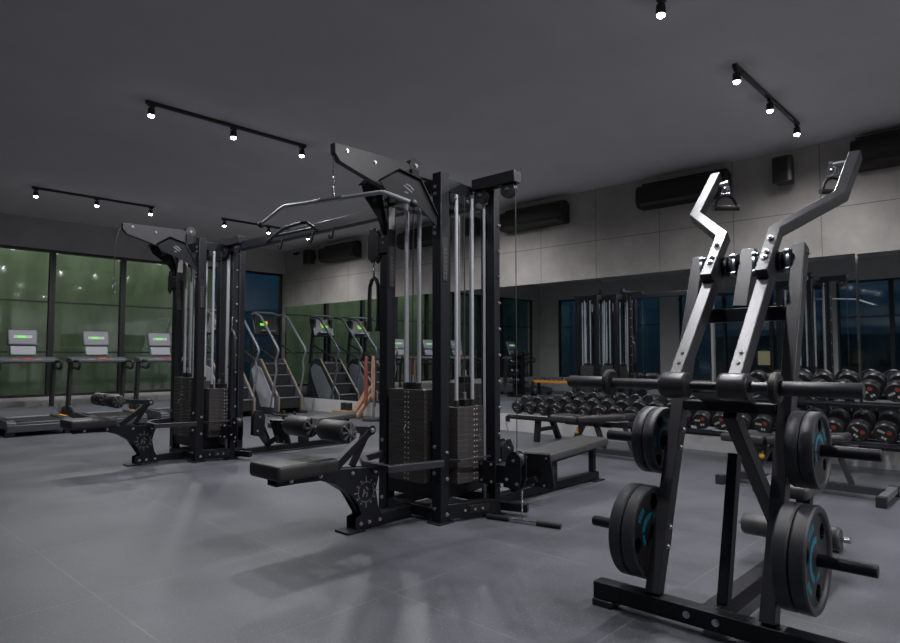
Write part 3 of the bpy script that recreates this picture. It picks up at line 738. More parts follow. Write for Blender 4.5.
# ------------------------------------------------------------------ lever machine (plate loaded)
lev = thing('plate_loaded_lever_machine', 'tall black plate-loaded lever machine with two bent handle arms at right', 'exercise machine', (2.69, 1.065, 0))
YC = 1.065; PY = (1.30, .83)
MB().box(2.652, 2.728, .55, 1.58, .03, .105).build('base_beam', 'steel', lev, .004)
for yy in (1.53, .60): MB().box(2.64, 2.75, yy - .05, yy + .05, 0, .03).build('rubber_foot', 'rubber', lev, .004)
MB().bar((2.728, YC, .0675), (4.35, YC, .0675), .075, .075).build('base_spine', 'steel', lev, .004)
MB().box(4.3, 4.376, .93, 1.20, .03, .105).build('rear_beam', 'steel', lev, .004)
for yy in (.97, 1.16): MB().box(4.28, 4.40, yy - .04, yy + .04, 0, .03).build('rubber_foot', 'rubber', lev, .004)
bb = [o for o in lev.children if o.name.startswith('base_beam')][0]
for yy in (1.14, 1.02): bolt(bb, (2.652, yy, .07), (-1, 0, 0), .012)
SL = .38
def px(z): return 2.69 + SL * (z - .1)
for yy, zt in zip(PY, (1.645, 1.66)):
    up = MB().bar((px(.105), yy, .105), (px(zt), yy, zt), .058, .07, (1, 0, 0)).build('post', 'frame_grey', lev, .004)
    for z in (.30, .38, .72, .80): bolt(up, (px(z), yy - .029, z), (0, -1, 0), .010)
    for z in (1.50, 1.62): bolt(up, (px(z), yy - .029, z), (0, -1, 0), .010)
MB().bar((px(1.37), YC, 1.37), (px(1.66), YC - .01, 1.66), .070, .065, (1, 0, 0)).build('middle_post', 'frame_grey', lev, .004)
MB().bar((px(1.34), PY[0] - .035, 1.34), (px(1.34), PY[1] + .035, 1.34), .06, .065).build('upper_crossbar', 'steel', lev, .004)
MB().bar((px(.92), PY[0] - .035, .915), (px(.92), PY[1] + .035, .915), .09, .045).build('lower_crossbar', 'steel', lev, .004)
MB().bar((2.785, YC - .03, .10), (3.01, YC - .01, .70), .045, .055, (1, 0, 0)).build('centre_post', 'steel', lev, .004)
MB().bar((px(.90), YC, .89), (3.80, YC, .09), .06, .065, (1, 0, 1)).build('brace', 'steel', lev, .004)
# seat side
MB().bar((3.95, YC - .02, .10), (3.93, YC - .06, .40), .07, .07, (1, 0, 0)).build('seat_post', 'steel', lev, .004)
MB().pad(3.66, 4.02, YC - .14, YC + .14, .40, .465, .03).build('seat_pad', 'grey_vinyl', lev)
MB().bar((3.86, YC, .105), (3.90, YC, .30), .05, .05, (1, 0, 0)).build('roller_post', 'steel', lev, .003)
ax = MB().cyl((3.88, .79, .185), (3.88, 1.34, .185), .013).build('roller_axle', 'chrome', lev)
MB().cyl((3.88, .785, .185), (3.88, .815, .185), .018, 6).build('roller_nut', 'bolt', ax)
for a, b in ((.83, 1.035), (1.095, 1.32)):
    MB().lathe([(.014, 0), (.05, 0), (.058, .008), (.06, .02), (.06, b - a - .02), (.058, b - a - .008), (.05, b - a), (.014, b - a)], (3.88, a, .185), (0, 1, 0), 24).build('roller_pad', 'grey_vinyl', ax)
# bearings and shaft
BX, BZ = px(1.59) - .005, 1.59
MB().cyl((BX, PY[0] - .035, BZ), (BX, PY[1] + .035, BZ), .018).build('pivot_shaft', 'steel', lev)
for yy, d in ((PY[0] - .029, -1), (YC + .035, 1), (YC - .045, -1), (PY[1] + .029, 1)):
    b = MB(); b.lathe([(.02, .05), (.034, .05), (.038, .03), (.052, .018), (.058, .012), (.058, 0), (.02, 0)], (BX, yy, BZ), (0, d, 0), 24)
    for q in range(4):
        t = R(45 + 90 * q); b.cyl((BX + .06 * math.cos(t), yy, BZ + .06 * math.sin(t)), (BX + .06 * math.cos(t), yy + d * .016, BZ + .06 * math.sin(t)), .014, 10)
        b.cyl((BX + .06 * math.cos(t), yy + d * .016, BZ + .06 * math.sin(t)), (BX + .06 * math.cos(t), yy + d * .026, BZ + .06 * math.sin(t)), .008, 6)
    b.build('bearing', 'zinc', lev)
# arms
SX, SZ = 2.70, 1.02
for sg, ya in ((1, 1.19), (-1, .94)):
    arm = bpy.data.objects.new('lever_arm', None); COL.objects.link(arm); arm.parent = lev; arm.location = (SX - 2.69, ya - 1.065, SZ); arm.empty_display_size = .05
    MB().bar((SX, ya, SZ), (3.23, ya, 1.60), .055, .075, (-.78, 0, .62)).build('lower_tube', 'frame_grey', arm, .004)
    lt = arm.children[-1]
    MB().cyl((3.23, ya - .045, 1.585), (3.23, ya + .045, 1.585), .05, 24).build('pivot_hub', 'steel', arm)
    hub = MB().cyl((BX, ya - .05, BZ), (BX, ya + .05, BZ), .034, 20)
    hub.build('pivot_sleeve', 'steel', arm)
    ut = MB().rpath([(3.075, ya, 1.515), (3.300, ya, 1.745), (3.588, YC + (.375 if sg > 0 else -.345), 1.935), (3.872, YC + (.36 if sg > 0 else -.36), 2.225 if sg > 0 else 2.20)], .056, .058, (-.72, 0, .69))
    ut = ut.build('upper_tube', 'frame_grey', arm, .004)
    dirv = Vector((.212, 0, .224)).normalized(); nv = Vector((-.726, 0, .687))
    for k in (.09, .13, .23):
        p = Vector((3.075, ya, 1.515)) + dirv * k + nv * .03
        b = MB(); b.cyl(p, p + nv * .005, .014, 12); b.cyl(p + nv * .005, p + nv * .013, .009, 6); b.build('bolt', 'bolt', ut)
    for k in (.10, .16):
        p = Vector((SX, ya, SZ)) + Vector((.5, 0, .592)).normalized() * k + Vector((-.764, 0, .645)) * .038
        b = MB(); b.cyl(p, p + Vector((-.764, 0, .645)) * .002, .009, 12); b.build('adjust_hole', 'plastic', lt)
    MB().lathe([(.0, -.058), (.050, -.058), (.055, -.053), (.057, -.042), (.057, .042), (.055, .053), (.050, .058), (.0, .058)], (SX, ya, SZ), (0, 1, 0), 32).build('arm_sleeve', 'frame_grey', arm)
    y1 = ya + sg * .058; y2 = YC + sg * .44; y3 = YC + sg * .66 if sg > 0 else YC - .575
    y2 = YC + sg * (.44 if sg > 0 else .28)
    hn = MB(); hn.cyl((SX, y1, SZ), (SX, y2, SZ), .023, 20)
    hn = hn.build('weight_horn', 'frame_grey', arm)
    MB().lathe([(.02, -.016), (.055, -.016), (.062, -.010), (.062, .010), (.055, .016), (.02, .016)], (SX, y2, SZ), (0, 1, 0), 28).build('horn_collar', 'rubber', hn)
    s_ = MB(); s_.lathe([(.0, 0), (.026, 0), (.029, .004), (.029, abs(y3 - y2) - .006), (.026, abs(y3 - y2)), (0, abs(y3 - y2))], (SX, y2, SZ), (0, sg, 0), 24); s_.build('horn_sleeve', 'bumper', hn)
MB().cyl((SX, 1.12, SZ), (SX, 1.01, SZ), .018).build('link_shaft', 'steel', lev)
MB().bar((px(.95), YC, .93), (2.80, YC, 1.0), .22, .03, (0, 0, 1)).build('arm_stop', 'rubber', lev, .004)
# storage pegs
for sg, yp in ((1, PY[0] + .029), (-1, PY[1] - .029)):
    for z in ((.745, .345) if sg > 0 else (.762, .362)):
        L = .32
        p = MB(); p.lathe([(0, 0), (.030, 0), (.030, .006), (.0245, .008), (.0245, L - .004), (.021, L), (0, L)], (px(z), yp, z), (0, sg, 0), 24)
        p.build('storage_peg', 'steel', lev)

# D handles on the arm tops
def dhandle(c, label, tilt=0):
    t = thing('d_handle', label, 'grip handle', c, 'D handles on the lever arms')
    x, y, z = c
    m = MB(); m.cyl((x, y, z + .075), (x, y, z + .03), .010); m.ball((x, y, z + .05), .02); m.tube([(x, y - .022, z + .025), (x, y - .02, z + .06), (x, y, z + .085), (x, y + .02, z + .06), (x, y + .022, z + .025)], .007); m.cyl((x, y - .03, z + .022), (x, y + .03, z + .022), .010)
    m.build('shackle', 'chrome', t)
    d = Vector((math.cos(tilt), -math.sin(tilt), 0)); pts = []
    for i in range(13):
        a = PI * i / 12; pts.append(Vector((x, y, z - .062)) + d * .062 * math.cos(a) + Vector((0, 0, .075 * math.sin(a))))
    m = MB(); m.tube(pts, .008, 8); m.build('strap', 'steel', t)
    m = MB(); m.cyl(Vector((x, y, z - .062)) - d * .075, Vector((x, y, z - .062)) + d * .075, .015, 14); m.build('grip', 'rubber', t)
for sg, tl in ((1, R(47)), (-1, R(40))):
    yb = YC + sg * .36
    hy = yb - sg * (.062 if sg > 0 else .10)
    sb = MB(); sb.cyl((3.84, yb - sg * .028, 2.165), (3.84, hy, 2.165), .012); sb.cyl((3.84, hy, 2.165), (3.84, hy - sg * .016, 2.165), .017, 6)
    sb.build('handle_bolt', 'bolt', [o for o in lev.children if o.name.startswith('lever_arm')][0 if sg > 0 else 1])
    dhandle((3.84, hy, 2.08), ('black D-shaped grip handle hanging inside the left lever arm top' if sg > 0 else 'black D-shaped grip handle hanging inside the right lever arm top'), tl)

# weight plates on the pegs
def make_plate(rad, th):
    m = MB(); hole = .026; n = 144
    rings = [hole, .038, .050, rad * .36] + [rad * (.44 + .02 * k) for k in range(21)]
    def web(r): return th * (.40 if r < .045 else .26)
    def holed(r0, r1, a):
        rm = (r0 + r1) / 2 / rad; q = min(abs((a - c + 180) % 360 - 180) for c in (35, 155, 275))
        return math.hypot(rm * math.cos(R(q)) - .65, rm * math.sin(R(q))) < .165
    N = len(rings); idx = {}
    vs = []; fs = []
    for s in (1, -1):
        for i, r in enumerate(rings):
            for j in range(n):
                t = 2 * PI * j / n; idx[(s, i, j)] = len(vs); vs.append((r * math.cos(t), s * web(r), r * math.sin(t)))
    H = {(i, j): holed(rings[i], rings[i + 1], 360 * (j + .5) / n) for i in range(N - 1) for j in range(n)}
    for i in range(N - 1):
        for j in range(n):
            j2 = (j + 1) % n
            if H[(i, j)]: continue
            for s in (1, -1): fs.append((idx[(s, i, j)], idx[(s, i + 1, j)], idx[(s, i + 1, j2)], idx[(s, i, j2)]))
            if H.get((i, j2)): fs.append((idx[(1, i, j2)], idx[(1, i + 1, j2)], idx[(-1, i + 1, j2)], idx[(-1, i, j2)]))
            if H.get((i, (j - 1) % n)): fs.append((idx[(1, i, j)], idx[(1, i + 1, j)], idx[(-1, i + 1, j)], idx[(-1, i, j)]))
            if i + 1 < N - 1 and H.get((i + 1, j)): fs.append((idx[(1, i + 1, j)], idx[(1, i + 1, j2)], idx[(-1, i + 1, j2)], idx[(-1, i + 1, j)]))
            if i > 0 and H.get((i - 1, j)): fs.append((idx[(1, i, j)], idx[(1, i, j2)], idx[(-1, i, j2)], idx[(-1, i, j)]))
    for j in range(n):
        j2 = (j + 1) % n; fs.append((idx[(1, 0, j)], idx[(1, 0, j2)], idx[(-1, 0, j2)], idx[(-1, 0, j)]))
    m.use(1)._add(vs, fs)
    m.use(0)
    h = th / 2
    m.lathe([(rad * .84, -web(.2)), (rad * .86, -h + .004), (rad * .89, -h), (rad * .97, -h), (rad, -h + .007), (rad, h - .007), (rad * .97, h), (rad * .89, h), (rad * .86, h - .004), (rad * .84, web(.2))], (0, 0, 0), (0, 1, 0), n)
    # teal art: an arc near the hub and two short wordmark blocks
    t = MB(); yf = -web(.1) - .0012
    def arc(a0, a1, r0, r1):
        k = 16; vs = []
        for i in range(k + 1):
            q = R(a0 + (a1 - a0) * i / k); vs += [(r0 * math.cos(q), yf, r0 * math.sin(q)), (r1 * math.cos(q), yf, r1 * math.sin(q))]
        t._add(vs, [(2 * i, 2 * i + 1, 2 * i + 3, 2 * i + 2) for i in range(k)])
    arc(70, 250, rad * .30, rad * .43); arc(-100, -60, rad * .30, rad * .40)
    for a in (96, 104, 112, 120, 128): arc(a - 3, a + 3, rad * .56, rad * .70)
    for a in (205, 213, 221, 229): arc(a - 3, a + 3, rad * .56, rad * .70)
    return m, t
def place_plate(proto_cache, rad, th, y, z, label, rot):
    key = rad
    if key not in proto_cache:
        a, b = make_plate(rad, th); proto_cache[key] = (a.mesh('disc', ['bumper', 'bumper_face']), b.mesh('emblem', 'teal'))
    t = thing('weight_plate_disc', label, 'weight plate', (px(z), y, z - .0011), 'weight plates on the lever machine pegs')
    for nm, me in zip(('disc', 'emblem'), proto_cache[key]):
        o = bpy.data.objects.new(nm, me); COL.objects.link(o); o.parent = t
        o.rotation_euler = (0, R(rot), 0)
        if nm == 'emblem': o['label'] = 'teal arc and wordmark'
cache = {}
for sg, yp, side in ((1, PY[0] + .029 + .012, 'left'), (-1, PY[1] - .029 - .012, 'right')):
    for z, rad, th, lvl, size in ((.745 if sg > 0 else .762, .157, .050, 'upper', 'smaller'), (.345 if sg > 0 else .362, .206, .057, 'lower', 'large')):
        for k, which in ((0, 'inner'), (1, 'outer')):
            place_plate(cache, rad, th, yp + sg * (th / 2 + k * (th + .004)), z, '%s black teal-marked plate, %s of the pair on the %s %s peg' % (size, which, lvl, side), {('left', 'upper'): 40, ('left', 'lower'): 80, ('right', 'upper'): 75, ('right', 'lower'): -5}[(side, lvl)] + (0 if (k == 1) == (sg < 0) else 53))

# ------------------------------------------------------------------ dumbbells and rack
rack = thing('dumbbell_rack', 'long black dumbbell rack along the mirror wall', 'rack', (7.25, 3.1, 0))
def shelf(y0, y1, z, x0, name):
    # sloped pair of angle rails
    m = MB()
    for dx, dz in ((.03, .0), (.24, .075)): m.bar((x0 + dx, y0, z + dz), (x0 + dx, y1, z + dz), .07, .035, (-.33, 0, 1))
    o = m.build(name, 'steel', rack, .003)
    return o
shelf(.35, 5.45, .31, 6.93, 'lower_shelf'); shelf(.35, 2.42, .68, 7.03, 'upper_shelf')
for yy, tall in ((4.98, 0), (3.60, 0), (2.26, 1), (.59, 1)):
    m = MB(); m.bar((6.98, yy, .0), (7.02, yy, .31), .06, .07, (0, 1, 0)); m.bar((7.50, yy, 0), (7.28 if not tall else 7.44, yy, (.37 if not tall else .76)), .06, .07, (0, 1, 0)); m.bar((7.0, yy, .16), (7.42, yy, .16), .05, .05)
    if tall: m.bar((7.42, yy, .72), (7.08, yy, .655), .05, .04)
    m.build('rack_leg', 'steel', rack, .003)
rr = random.Random(5)
def make_dumbbell(rad, hl, mk):
    # axis along x, front head at -x
    head = MB(); head.lathe([(0, 0), (rad * .78, 0), (rad * .80, .004), (rad * .90, .006), (rad, .018), (rad, hl - .012), (rad * .9, hl), (.02, hl)], (0, 0, 0), (1, 0, 0), 26)
    return head
def dumbbell_proto(rad, hl):
    g = .13
    t = thing('dumbbell', 'x', 'dumbbell', (0, 0, 0), None)
    for x0, d in ((-g / 2, -1), (g / 2, 1)):
        m = MB(); m.lathe([(.0, 0), (rad * .88, 0), (rad, .012), (rad, hl - .016), (rad * .92, hl - .004), (rad * .82, hl), (rad * .80, hl - .003), (0, hl - .003)], (x0, 0, 0), (d, 0, 0), 26); h = m.build('head', 'urethane', t)
        if d < 0:
            xx = x0 - hl + .002
            e = MB(); e.prism([(-.030, .028), (-.014, .034), (-.002, .024), (-.004, .008), (-.020, .002), (-.032, .012)], 'yz', xx, xx + .003); e.use(1)
            for k in range(4): e.box(xx, xx + .003, .006 + k * .011, .014 + k * .011, -.002, .013)
            e.box(xx, xx + .003, -.020, -.009, -.038, -.022); e.box(xx, xx + .003, -.004, .009, -.038, -.022)
            e.v = [(x, y * (.9 if rad < .094 else 1.4), z * (.9 if rad < .094 else 1.4)) for x, y, z in e.v]
            e.build('logo', ['red', 'white_mark'], h, 0, 'red emblem with pale letters and number')
    m = MB(); m.lathe([(.016, -g / 2), (.015, -g / 4), (.017, 0), (.015, g / 4), (.016, g / 2)], (0, 0, 0), (1, 0, 0), 14); m.build('handle', 'chrome', t)
    return t
protos = [dumbbell_proto(r_, h_) for r_, h_ in ((.090, .085), (.093, .09), (.095, .10), (.097, .105))]
used = set()
def put_dumbbell(k, loc, rollx, label, group):
    p = protos[k]
    if k not in used: used.add(k); o = p; o['label'] = label; o['group'] = group
    else: o = dup(p, None, 0, None, label, group)
    o.location = loc; o.rotation_euler = (rollx, -R(19), 0)
    return o
n = 22; ys = [5.30 - i * .2095 for i in range(n + 1)]
for i, y in enumerate(ys[:n + 1]):
    if y < .5: continue
    k = 0 if i < 6 else 1 if i < 12 else 2 if i < 18 else 3
    rad = (.090, .093, .095, .097)[k]
    put_dumbbell(k, (7.105, y, .3835 + rad * 1.06), rr.uniform(-.9, .9), 'black round-headed dumbbell, %s from the window end of the lower shelf' % ORD[i], 'dumbbells on the lower shelf')
for i in range(9):
    y = 2.30 - i * .212
    k = 3 if i > 3 else 2
    rad = (.090, .093, .095, .097)[k]
    put_dumbbell(k, (7.205, y, .7535 + rad * 1.06), rr.uniform(-.9, .9), 'black round-headed dumbbell, %s from the window end of the upper shelf' % ORD[i], 'dumbbells on the upper shelf')
for k, p in enumerate(protos):
    if k not in used: raise RuntimeError('unused proto')

# ------------------------------------------------------------------ adjustable benches
def bench(loc, rz, label):
    # local: runs along -x(seat) .. +x(back)
    t = thing('adjustable_bench', label, 'bench', (0, 0, 0), 'adjustable benches by the dumbbell rack')
    m = MB(); m.bar((-.55, 0, .07), (.62, 0, .07), .06, .06); m.bar((-.36, 0, .09), (-.22, 0, .36), .06, .06, (1, 0, 0)); m.bar((.05, 0, .09), (-.05, 0, .36), .05, .05, (1, 0, 0)); m.bar((-.45, 0, .355), (.15, 0, .355), .05, .04)
    m.bar((.05, 0, .36), (.45, 0, .40), .05, .04); m.bar((.40, 0, .09), (.30, 0, .37), .04, .04, (1, 0, 0))
    m.build('frame', 'frame_grey', t, .003)
    for x, w in ((-.58, .20), (.64, .27)):
        f = MB(); f.bar((x, -w, .055), (x, w, .055), .06, .05); f = f.build('cross_foot', 'grey_plastic', t, .003)
        for s in (-1, 1): MB().box(x - .036, x + .036, s * w - .03, s * w + .03, 0, .084).build('rubber_cap', 'rubber', f, .005)
    MB().pad(-.60, -.23, -.15, .15, .375, .445, .03).build('seat_pad', 'leather', t)
    b = MB(); b.pad(0, .60, -.145, .145, 0, .07, .03); T = Matrix.Translation((-.21, 0, .375)) @ Matrix.Rotation(-R(6), 4, 'Y'); b.v = [tuple(T @ Vector(p)) for p in b.v]; b.build('back_pad', 'leather', t)
    k = MB(); k.cyl((-.27, .0, .335), (-.27, -.05, .27), .008); k.ball((-.27, -.055, .262), .024); k.build('adjust_knob', 'yellow', t)
    t.location = loc; t.rotation_euler = (0, 0, rz)
    return t
b0 = bench((6.47, 3.74, 0), -PI / 2, 'black adjustable bench standing before the dumbbells, behind the low row bench')
dup(b0, (6.05, 1.60, 0), -PI / 2, None, 'black adjustable bench behind the lever machine, yellow knob under its pad')

# ------------------------------------------------------------------ treadmills
def treadmill():
    # local: origin under the console, user faces +y
    t = thing('treadmill', 'x', 'treadmill', (0, 0, 0), 'treadmills facing the windows')
    m = MB(); m.prism([(-1.12, .10), (-1.12, .19), (-1.06, .22), (-.30, .25), (-.30, .10)], 'yz', -.42, -.30); m.prism([(-1.12, .10), (-1.12, .19), (-1.06, .22), (-.30, .25), (-.30, .10)], 'yz', .30, .42); m.box(-.30, .30, -1.10, -.30, .10, .20); m.box(-.42, .42, -1.14, -1.10, .06, .165)
    m.build('deck', 'deck_grey', t, .012)
    MB().box(-.285, .285, -1.09, -.28, .2005, .212).build('running_belt', 'rubber', t, .003)
    m = MB(); m.prism([(-.42, .08), (-.42, .22), (-.30, .30), (-.05, .34), (.22, .30), (.30, .20), (.30, .05)], 'yz', -.43, .43); m.build('motor_cover', 'deck_grey', t, .02)
    for s in (-1, 1):
        p = MB(); p.bar((s * .41, -.02, .22), (s * .41, -.10, 1.08), .05, .12, (0, 1, 0)); p.build('upright', 'plastic', t, .010)
        h = MB(); h.tube([(s * .40, -.02, 1.06), (s * .40, -.30, 1.055), (s * .40, -.50, 1.05), (s * .40, -.53, 1.03), (s * .40, -.52, .96), (s * .40, -.46, .93), (s * .40, -.20, .95)], .022, 10); h.build('handrail', 'rubber', t)
        MB().box(s * .36 - .05, s * .36 + .05, -1.10, -1.00, 0, .10).build('foot', 'rubber', t, .004); MB().box(s * .36 - .05, s * .36 + .05, .10, .22, 0, .06).build('foot', 'rubber', t, .004)
        o = MB().box(s * .36 - .03, s * .36 + .03, -.95, -.62, .236, .246); o.build('orange_stripe', 'orange' if s > 0 else 'deck_grey', t)
    m = MB(); m.prism([(-.26, 1.03), (-.26, 1.08), (-.02, 1.12), (.06, 1.06), (.04, 1.02)], 'yz', -.44, .44); m = m.build('dash', 'deck_grey', t, .012)
    MB().box(-.05, .09, -.245, -.17, 1.085, 1.10).build('emergency_stop', 'red_plastic', m, .004)
    for xx in (-.16, .16): MB().box(xx - .03, xx + .03, -.245, -.215, 1.083, 1.093).build('button', 'orange', m)
    c = MB(); c.T = Matrix.Translation((0, -.02, 1.14)) @ Matrix.Rotation(-R(14), 4, 'X'); c.box(-.175, .175, -.03, .03, 0, .15); c = c.build('keypad_panel', 'silver', t, .015)
    c2 = MB(); c2.T = Matrix.Translation((0, .02, 1.30)) @ Matrix.Rotation(-R(14), 4, 'X'); c2.box(-.20, .20, -.035, .035, 0, .25); c2 = c2.build('console', 'grey_plastic', t, .02)
    sc = MB(); sc.T = Matrix.Translation((0, .02, 1.30)) @ Matrix.Rotation(-R(14), 4, 'X'); sc.box(-.125, .125, -.038, -.0352, .11, .155); sc.use(1)
    for k in range(4): sc.box(-.07 + k * .028, -.048 + k * .028, -.0395, -.0375, .115, .15)
    sc.build('display', ['screen_white', 'screen_green'], c2)
    return t
tm = treadmill()
tm.location = (2.70, 11.72, 0); tm['label'] = 'treadmill at the left photo edge facing the windows'
dup(tm, (3.76, 11.72, 0), 0, None, 'treadmill behind the far tower knee roller, second from the left edge')
dup(tm, (4.82, 11.72, 0), 0, None, 'treadmill partly hidden by the far tower, third from the left edge')
dup(tm, (.25, 11.72, 0), 0, None, 'treadmill seen only in the mirror, near the left corner')

# ------------------------------------------------------------------ stair climbers
def stair_climber():
    t = thing('stair_climber', 'x', 'stair climber', (0, 0, 0), 'stair climbers by the windows')
    # local: steps rise toward +y, width along x
    for s in (-1, 1):
        sd = MB(); xs = s * .26; xr = s * .31
        sd.prism([(-.62, .04), (-.62, .34), (-.55, .40), (.05, 1.06), (.22, 1.08), (.42, .95), (.55, .10), (.55, .04)], 'yz', xs - .03, xs + .03); sd = sd.build('side_panel', 'deck_grey', t, .012)
        MB().prism([(-.50, .12), (-.50, .30), (.0, .90), (.22, .96), (.36, .86), (.30, .66), (-.02, .12)], 'yz', xs + s * .031, xs + s * .045).build('side_cover', 'cover_grey', sd, .008)
        MB().bar((-.0 + xs, -.56, .385), (xs, .06, 1.075), .022, .012, (0, -1, 1)).build('edge_trim', 'gold_edge', sd)
        MB().bar((xs, -.625, .06), (xs, -.625, .34), .022, .01, (0, 1, 0)).build('edge_trim', 'gold_edge', sd)
        MB().tube([(xr, .36, 1.98), (xr, .20, 1.99), (xr, .02, 1.93), (xr, -.62, 1.30), (xr, -.66, 1.22), (xr, -.62, 1.12), (xr, -.56, 1.02), (xr, -.60, .85), (xr, -.40, .14)], .022, 10).build('handrail', 'grey_plastic', t)
        MB().tube([(xr, -.57, 1.05), (xr, .28, 1.38)], .018, 8).build('side_rail', 'rubber', t)
        MB().box(s * .28 - .06, s * .28 + .06, -.70, .60, 0, .04).build('floor_bar', 'rubber', t, .006)
    for k in range(4):
        y = -.60 + k * .17; z = .10 + k * .22
        MB().box(-.23, .23, y, y + .20, z + .20, z + .22).build('step', 'grey_plastic', t, .006)
        MB().box(-.23, .23, y + .01, y + .02, z + .01, z + .20).build('riser', 'rubber', t)
    MB().box(-.23, .23, .05, .50, .10, 1.0).build('body', 'plastic', t, .01)
    for s in (-1, 1): MB().bar((s * .25, .44, .95), (s * .22, .36, 1.95), .06, .08, (0, 1, 0)).build('mast', 'plastic', t, .008)
    c = MB(); c.T = Matrix.Translation((0, .30, 1.56)) @ Matrix.Rotation(-R(20), 4, 'X'); c.box(-.28, .28, -.03, .04, 0, .42); c = c.build('console', 'plastic', t, .02)
    d = MB(); d.T = Matrix.Translation((0, .30, 1.56)) @ Matrix.Rotation(-R(20), 4, 'X'); d.box(-.13, .03, -.034, -.0305, .20, .25); d.use(1); d.box(-.02, .05, -.035, -.031, .24, .30); d.box(.20, .25, -.034, -.0305, .28, .32); d.build('display', ['screen_green', 'screen_amber'], c)
    e = MB(); e.T = Matrix.Translation((0, .30, 1.56)) @ Matrix.Rotation(-R(20), 4, 'X'); e.box(-.16, .16, -.10, -.03, .05, .08); e.build('reading_tray', 'grey_plastic', c, .004)
    MB().tube([(-.31, .36, 1.98), (-.2, .42, 2.03), (.2, .42, 2.03), (.31, .36, 1.98)], .022, 10).build('front_rail', 'grey_plastic', t)
    return t
sc_ = stair_climber(); sc_.location = (7.02, 11.5, 0); sc_['label'] = 'stair climber in the far corner against the mirror'
dup(sc_, (5.98, 11.5, 0), 0, None, 'stair climber beside the far tower, half hidden by its column')

# ------------------------------------------------------------------ crate, rolls and band stand by the mirror
cr = thing('wooden_crate', 'low pale wooden crate on the floor below the mirror', 'crate', (7.35, 9.450, 0))
for k in range(3):
    z = .0 + k * .045
    MB().box(7.16, 7.54, 9.270, 9.290, z + .004, z + .04).build('slat', 'wood', cr, .003); MB().box(7.16, 7.54, 9.710, 9.730, z + .004, z + .04).build('slat', 'wood', cr, .003)
    MB().box(7.16, 7.18, 9.290, 9.710, z + .004, z + .04).build('slat', 'wood', cr, .003); MB().box(7.52, 7.54, 9.290, 9.710, z + .004, z + .04).build('slat', 'wood', cr, .003)
MB().box(7.18, 7.52, 9.290, 9.710, 0, .128).build('base', 'wood', cr)
for y, lb_ in ((9.620, 'black foam roller end standing on the crate, nearer the corner'), (9.480, 'black foam roller end standing on the crate, beside the tan rolls')):
    m = MB(); m.lathe([(0, 0), (.062, 0), (.066, .005), (.066, .125), (.062, .13), (.03, .13), (.03, .11), (0, .11)], (7.36, y, .1335), (0, 0, 1), 22)
    tag(m.build('foam_roller', 'rubber'), lb_, 'foam roller', 'foam rollers on the crate')
for (p, q, r_, lab) in (((7.42, 9.310, .155), (7.60, 9.080, .58), .045, 'thick tan roll leaning from the crate toward the mirror'), ((7.30, 9.170, .03), (7.54, 8.950, .50), .042, 'tan roll leaning beside the crate, foot on the floor'), ((7.50, 9.450, .155), (7.66, 9.330, .50), .033, 'thin tan roll leaning behind the thick one')):
    m = MB(); d = (Vector(q) - Vector(p)); m.lathe([(r_ * .5, 0), (r_, 0), (r_, d.length), (r_ * .5, d.length)], p, d, 20, True)
    tag(m.build('mat_roll', 'card'), lab, 'rolled mat', 'tan rolls by the crate')
st = thing('accessory_stand', 'dark upright stand for bands beside the crate', 'stand', (7.30, 8.700, 0))
MB().cyl((7.30, 8.700, 0), (7.30, 8.700, .02), .20, 28).build('base', 'steel', st, .003); MB().cyl((7.30, 8.700, .02), (7.30, 8.700, 1.12), .022).build('pole', 'grey_plastic', st)
for k in range(4):
    a = R(45 + 90 * k); MB().cyl((7.30, 8.700, 1.06), (7.30 + .16 * math.cos(a), 8.700 + .16 * math.sin(a), 1.10), .010).build('peg', 'steel', st)
for k, (bx_, by_, lab, mt, zl) in enumerate(((7.205, 8.795, 'red-brown resistance band hanging on the corner side of the stand', 'band', .30), (7.205, 8.605, 'pale tan resistance band hanging at the front of the stand', 'card', .42), (7.395, 8.795, 'dark resistance band hanging nearest the mirror', 'rubber', .25))):
    m = MB(); pts = []
    for i in range(20):
        a = 2 * PI * i / 20; pts.append((bx_ + .020 * math.sin(a), by_ + .045 * math.sin(a), (1.10 + zl) / 2 + (1.13 - zl) / 2 * math.cos(a)))
    m.tube(pts, .024, 8, True); tag(m.build('resistance_band', mt), lab, 'resistance band', 'bands on the stand')

# ------------------------------------------------------------------ small chrome dumbbell stand seen in the mirror
r2 = thing('chrome_dumbbell_stand', 'dumbbell stand with orange beams, seen only in the mirror', 'rack', (1.2, 9.5, 0))
for yy in (8.9, 10.2):
    m = MB(); m.bar((1.0, yy, 0), (1.08, yy, .45), .05, .06, (0, 1, 0)); m.bar((1.45, yy, 0), (1.32, yy, .45), .05, .06, (0, 1, 0)); m.build('rack_leg', 'steel', r2, .003)
for x in (1.12, 1.30): MB().bar((x, 8.85, .44), (x, 10.25, .44), .05, .06).build('shelf_beam', 'orange', r2, .003)
r3 = thing('dumbbell_tower', 'dark narrow dumbbell tower seen only in the mirror', 'rack', (1.3, 10.7, 0))
MB().box(1.10, 1.50, 10.45, 10.95, 0, .06).build('base', 'steel', r3, .004); MB().box(1.22, 1.38, 10.55, 10.85, .06, 1.25).build('post', 'steel', r3, .004)
for k in range(4):
    for sx in (-1, 1): MB().bar((1.30 + sx * .08, 10.70, .38 + k * .25), (1.30 + sx * .24, 10.70, .40 + k * .25), .34, .03).build('shelf', 'steel', r3, .003)
pc = thing('chrome_dumbbell', 'x', 'dumbbell', (0, 0, 0), None)
for d in (-1, 1): MB().lathe([(0, 0), (.04, 0), (.05, .01), (.05, .055), (.04, .065), (0, .065)], (d * .05, 0, 0), (d, 0, 0), 18).build('head', 'chrome', pc)
MB().cyl((-.05, 0, 0), (.05, 0, 0), .014, 12).build('handle', 'chrome', pc)
first = True
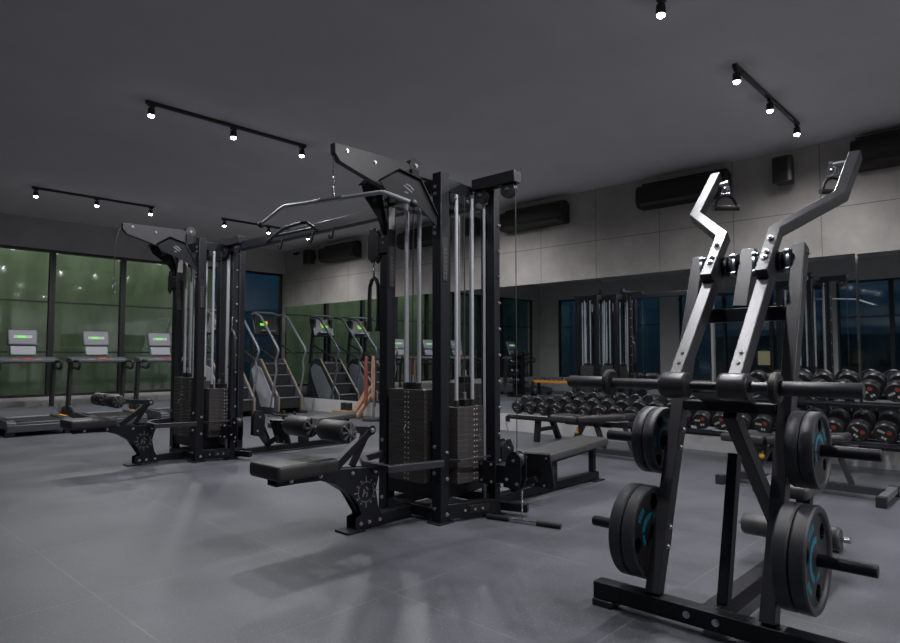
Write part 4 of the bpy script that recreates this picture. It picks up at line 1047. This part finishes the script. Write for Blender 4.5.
for i in range(9):
    o = pc if first else dup(pc, None, 0); first = False
    o.location = (1.21, 8.98 + i * .14, .47 + .052); o['label'] = 'small chrome dumbbell in the mirror, %s from the camera end of the orange beam' % ORD[i]; o['group'] = 'chrome dumbbells on the orange stand'
for k in range(4):
    for sx, sd in ((-1, 'window'), (1, 'mirror')):
        o = dup(pc, (1.30 + sx * .17, 10.70, .40 + k * .25 + .075), PI / 2, None, 'small chrome dumbbell in the mirror, dark tower, %s shelf up, %s side' % (ORD[k], sd), 'chrome dumbbells on the dark tower')

# ------------------------------------------------------------------ world, outside light, camera
wd = bpy.data.worlds.new('night sky'); scene.world = wd; wd.use_nodes = True
nt = wd.node_tree; bg = nt.nodes['Background']
tc = nt.nodes.new('ShaderNodeTexCoord'); sx = nt.nodes.new('ShaderNodeSeparateXYZ'); nt.links.new(tc.outputs['Generated'], sx.inputs[0])
cr_ = nt.nodes.new('ShaderNodeValToRGB'); nt.links.new(sx.outputs[2], cr_.inputs[0])
cr_.color_ramp.elements[0].position = 0.; cr_.color_ramp.elements[0].color = (.006, .014, .026, 1)
cr_.color_ramp.elements[1].position = .35; cr_.color_ramp.elements[1].color = (.010, .055, .12, 1)
nt.links.new(cr_.outputs[0], bg.inputs[0]); bg.inputs[1].default_value = .8
def garden_lamp(x, e):
    l = bpy.data.lights.new('garden_flood', 'AREA'); l.energy = e; l.size = 1.2; l.color = (.86, 1., .74)
    o = bpy.data.objects.new('garden_flood', l); COL.objects.link(o); o.location = (x, 13.9, 4.3); o.rotation_euler = (R(38), 0, 0)
for x in (1.2, 3.6, 6.0): garden_lamp(x, 24)

cam_d = bpy.data.cameras.new('camera'); cam_d.sensor_width = 36; cam_d.sensor_fit = 'HORIZONTAL'; cam_d.lens = 36 * 637 / 900; cam_d.clip_end = 300
co = bpy.data.objects.new('camera', cam_d); COL.objects.link(co); co.location = (0, 0, 1.15)
co.rotation_euler = (R(90) + math.atan(33.5 / 637), 0, -R(46.8)); scene.camera = co
vs_ = scene.view_settings; vs_.view_transform = 'Standard'; vs_.look = 'None'; vs_.gamma = 1; vs_.exposure = 0; vs_.use_curve_mapping = False
scene.cycles.max_bounces = 8; scene.cycles.transparent_max_bounces = 12; scene.cycles.sample_clamp_indirect = 3
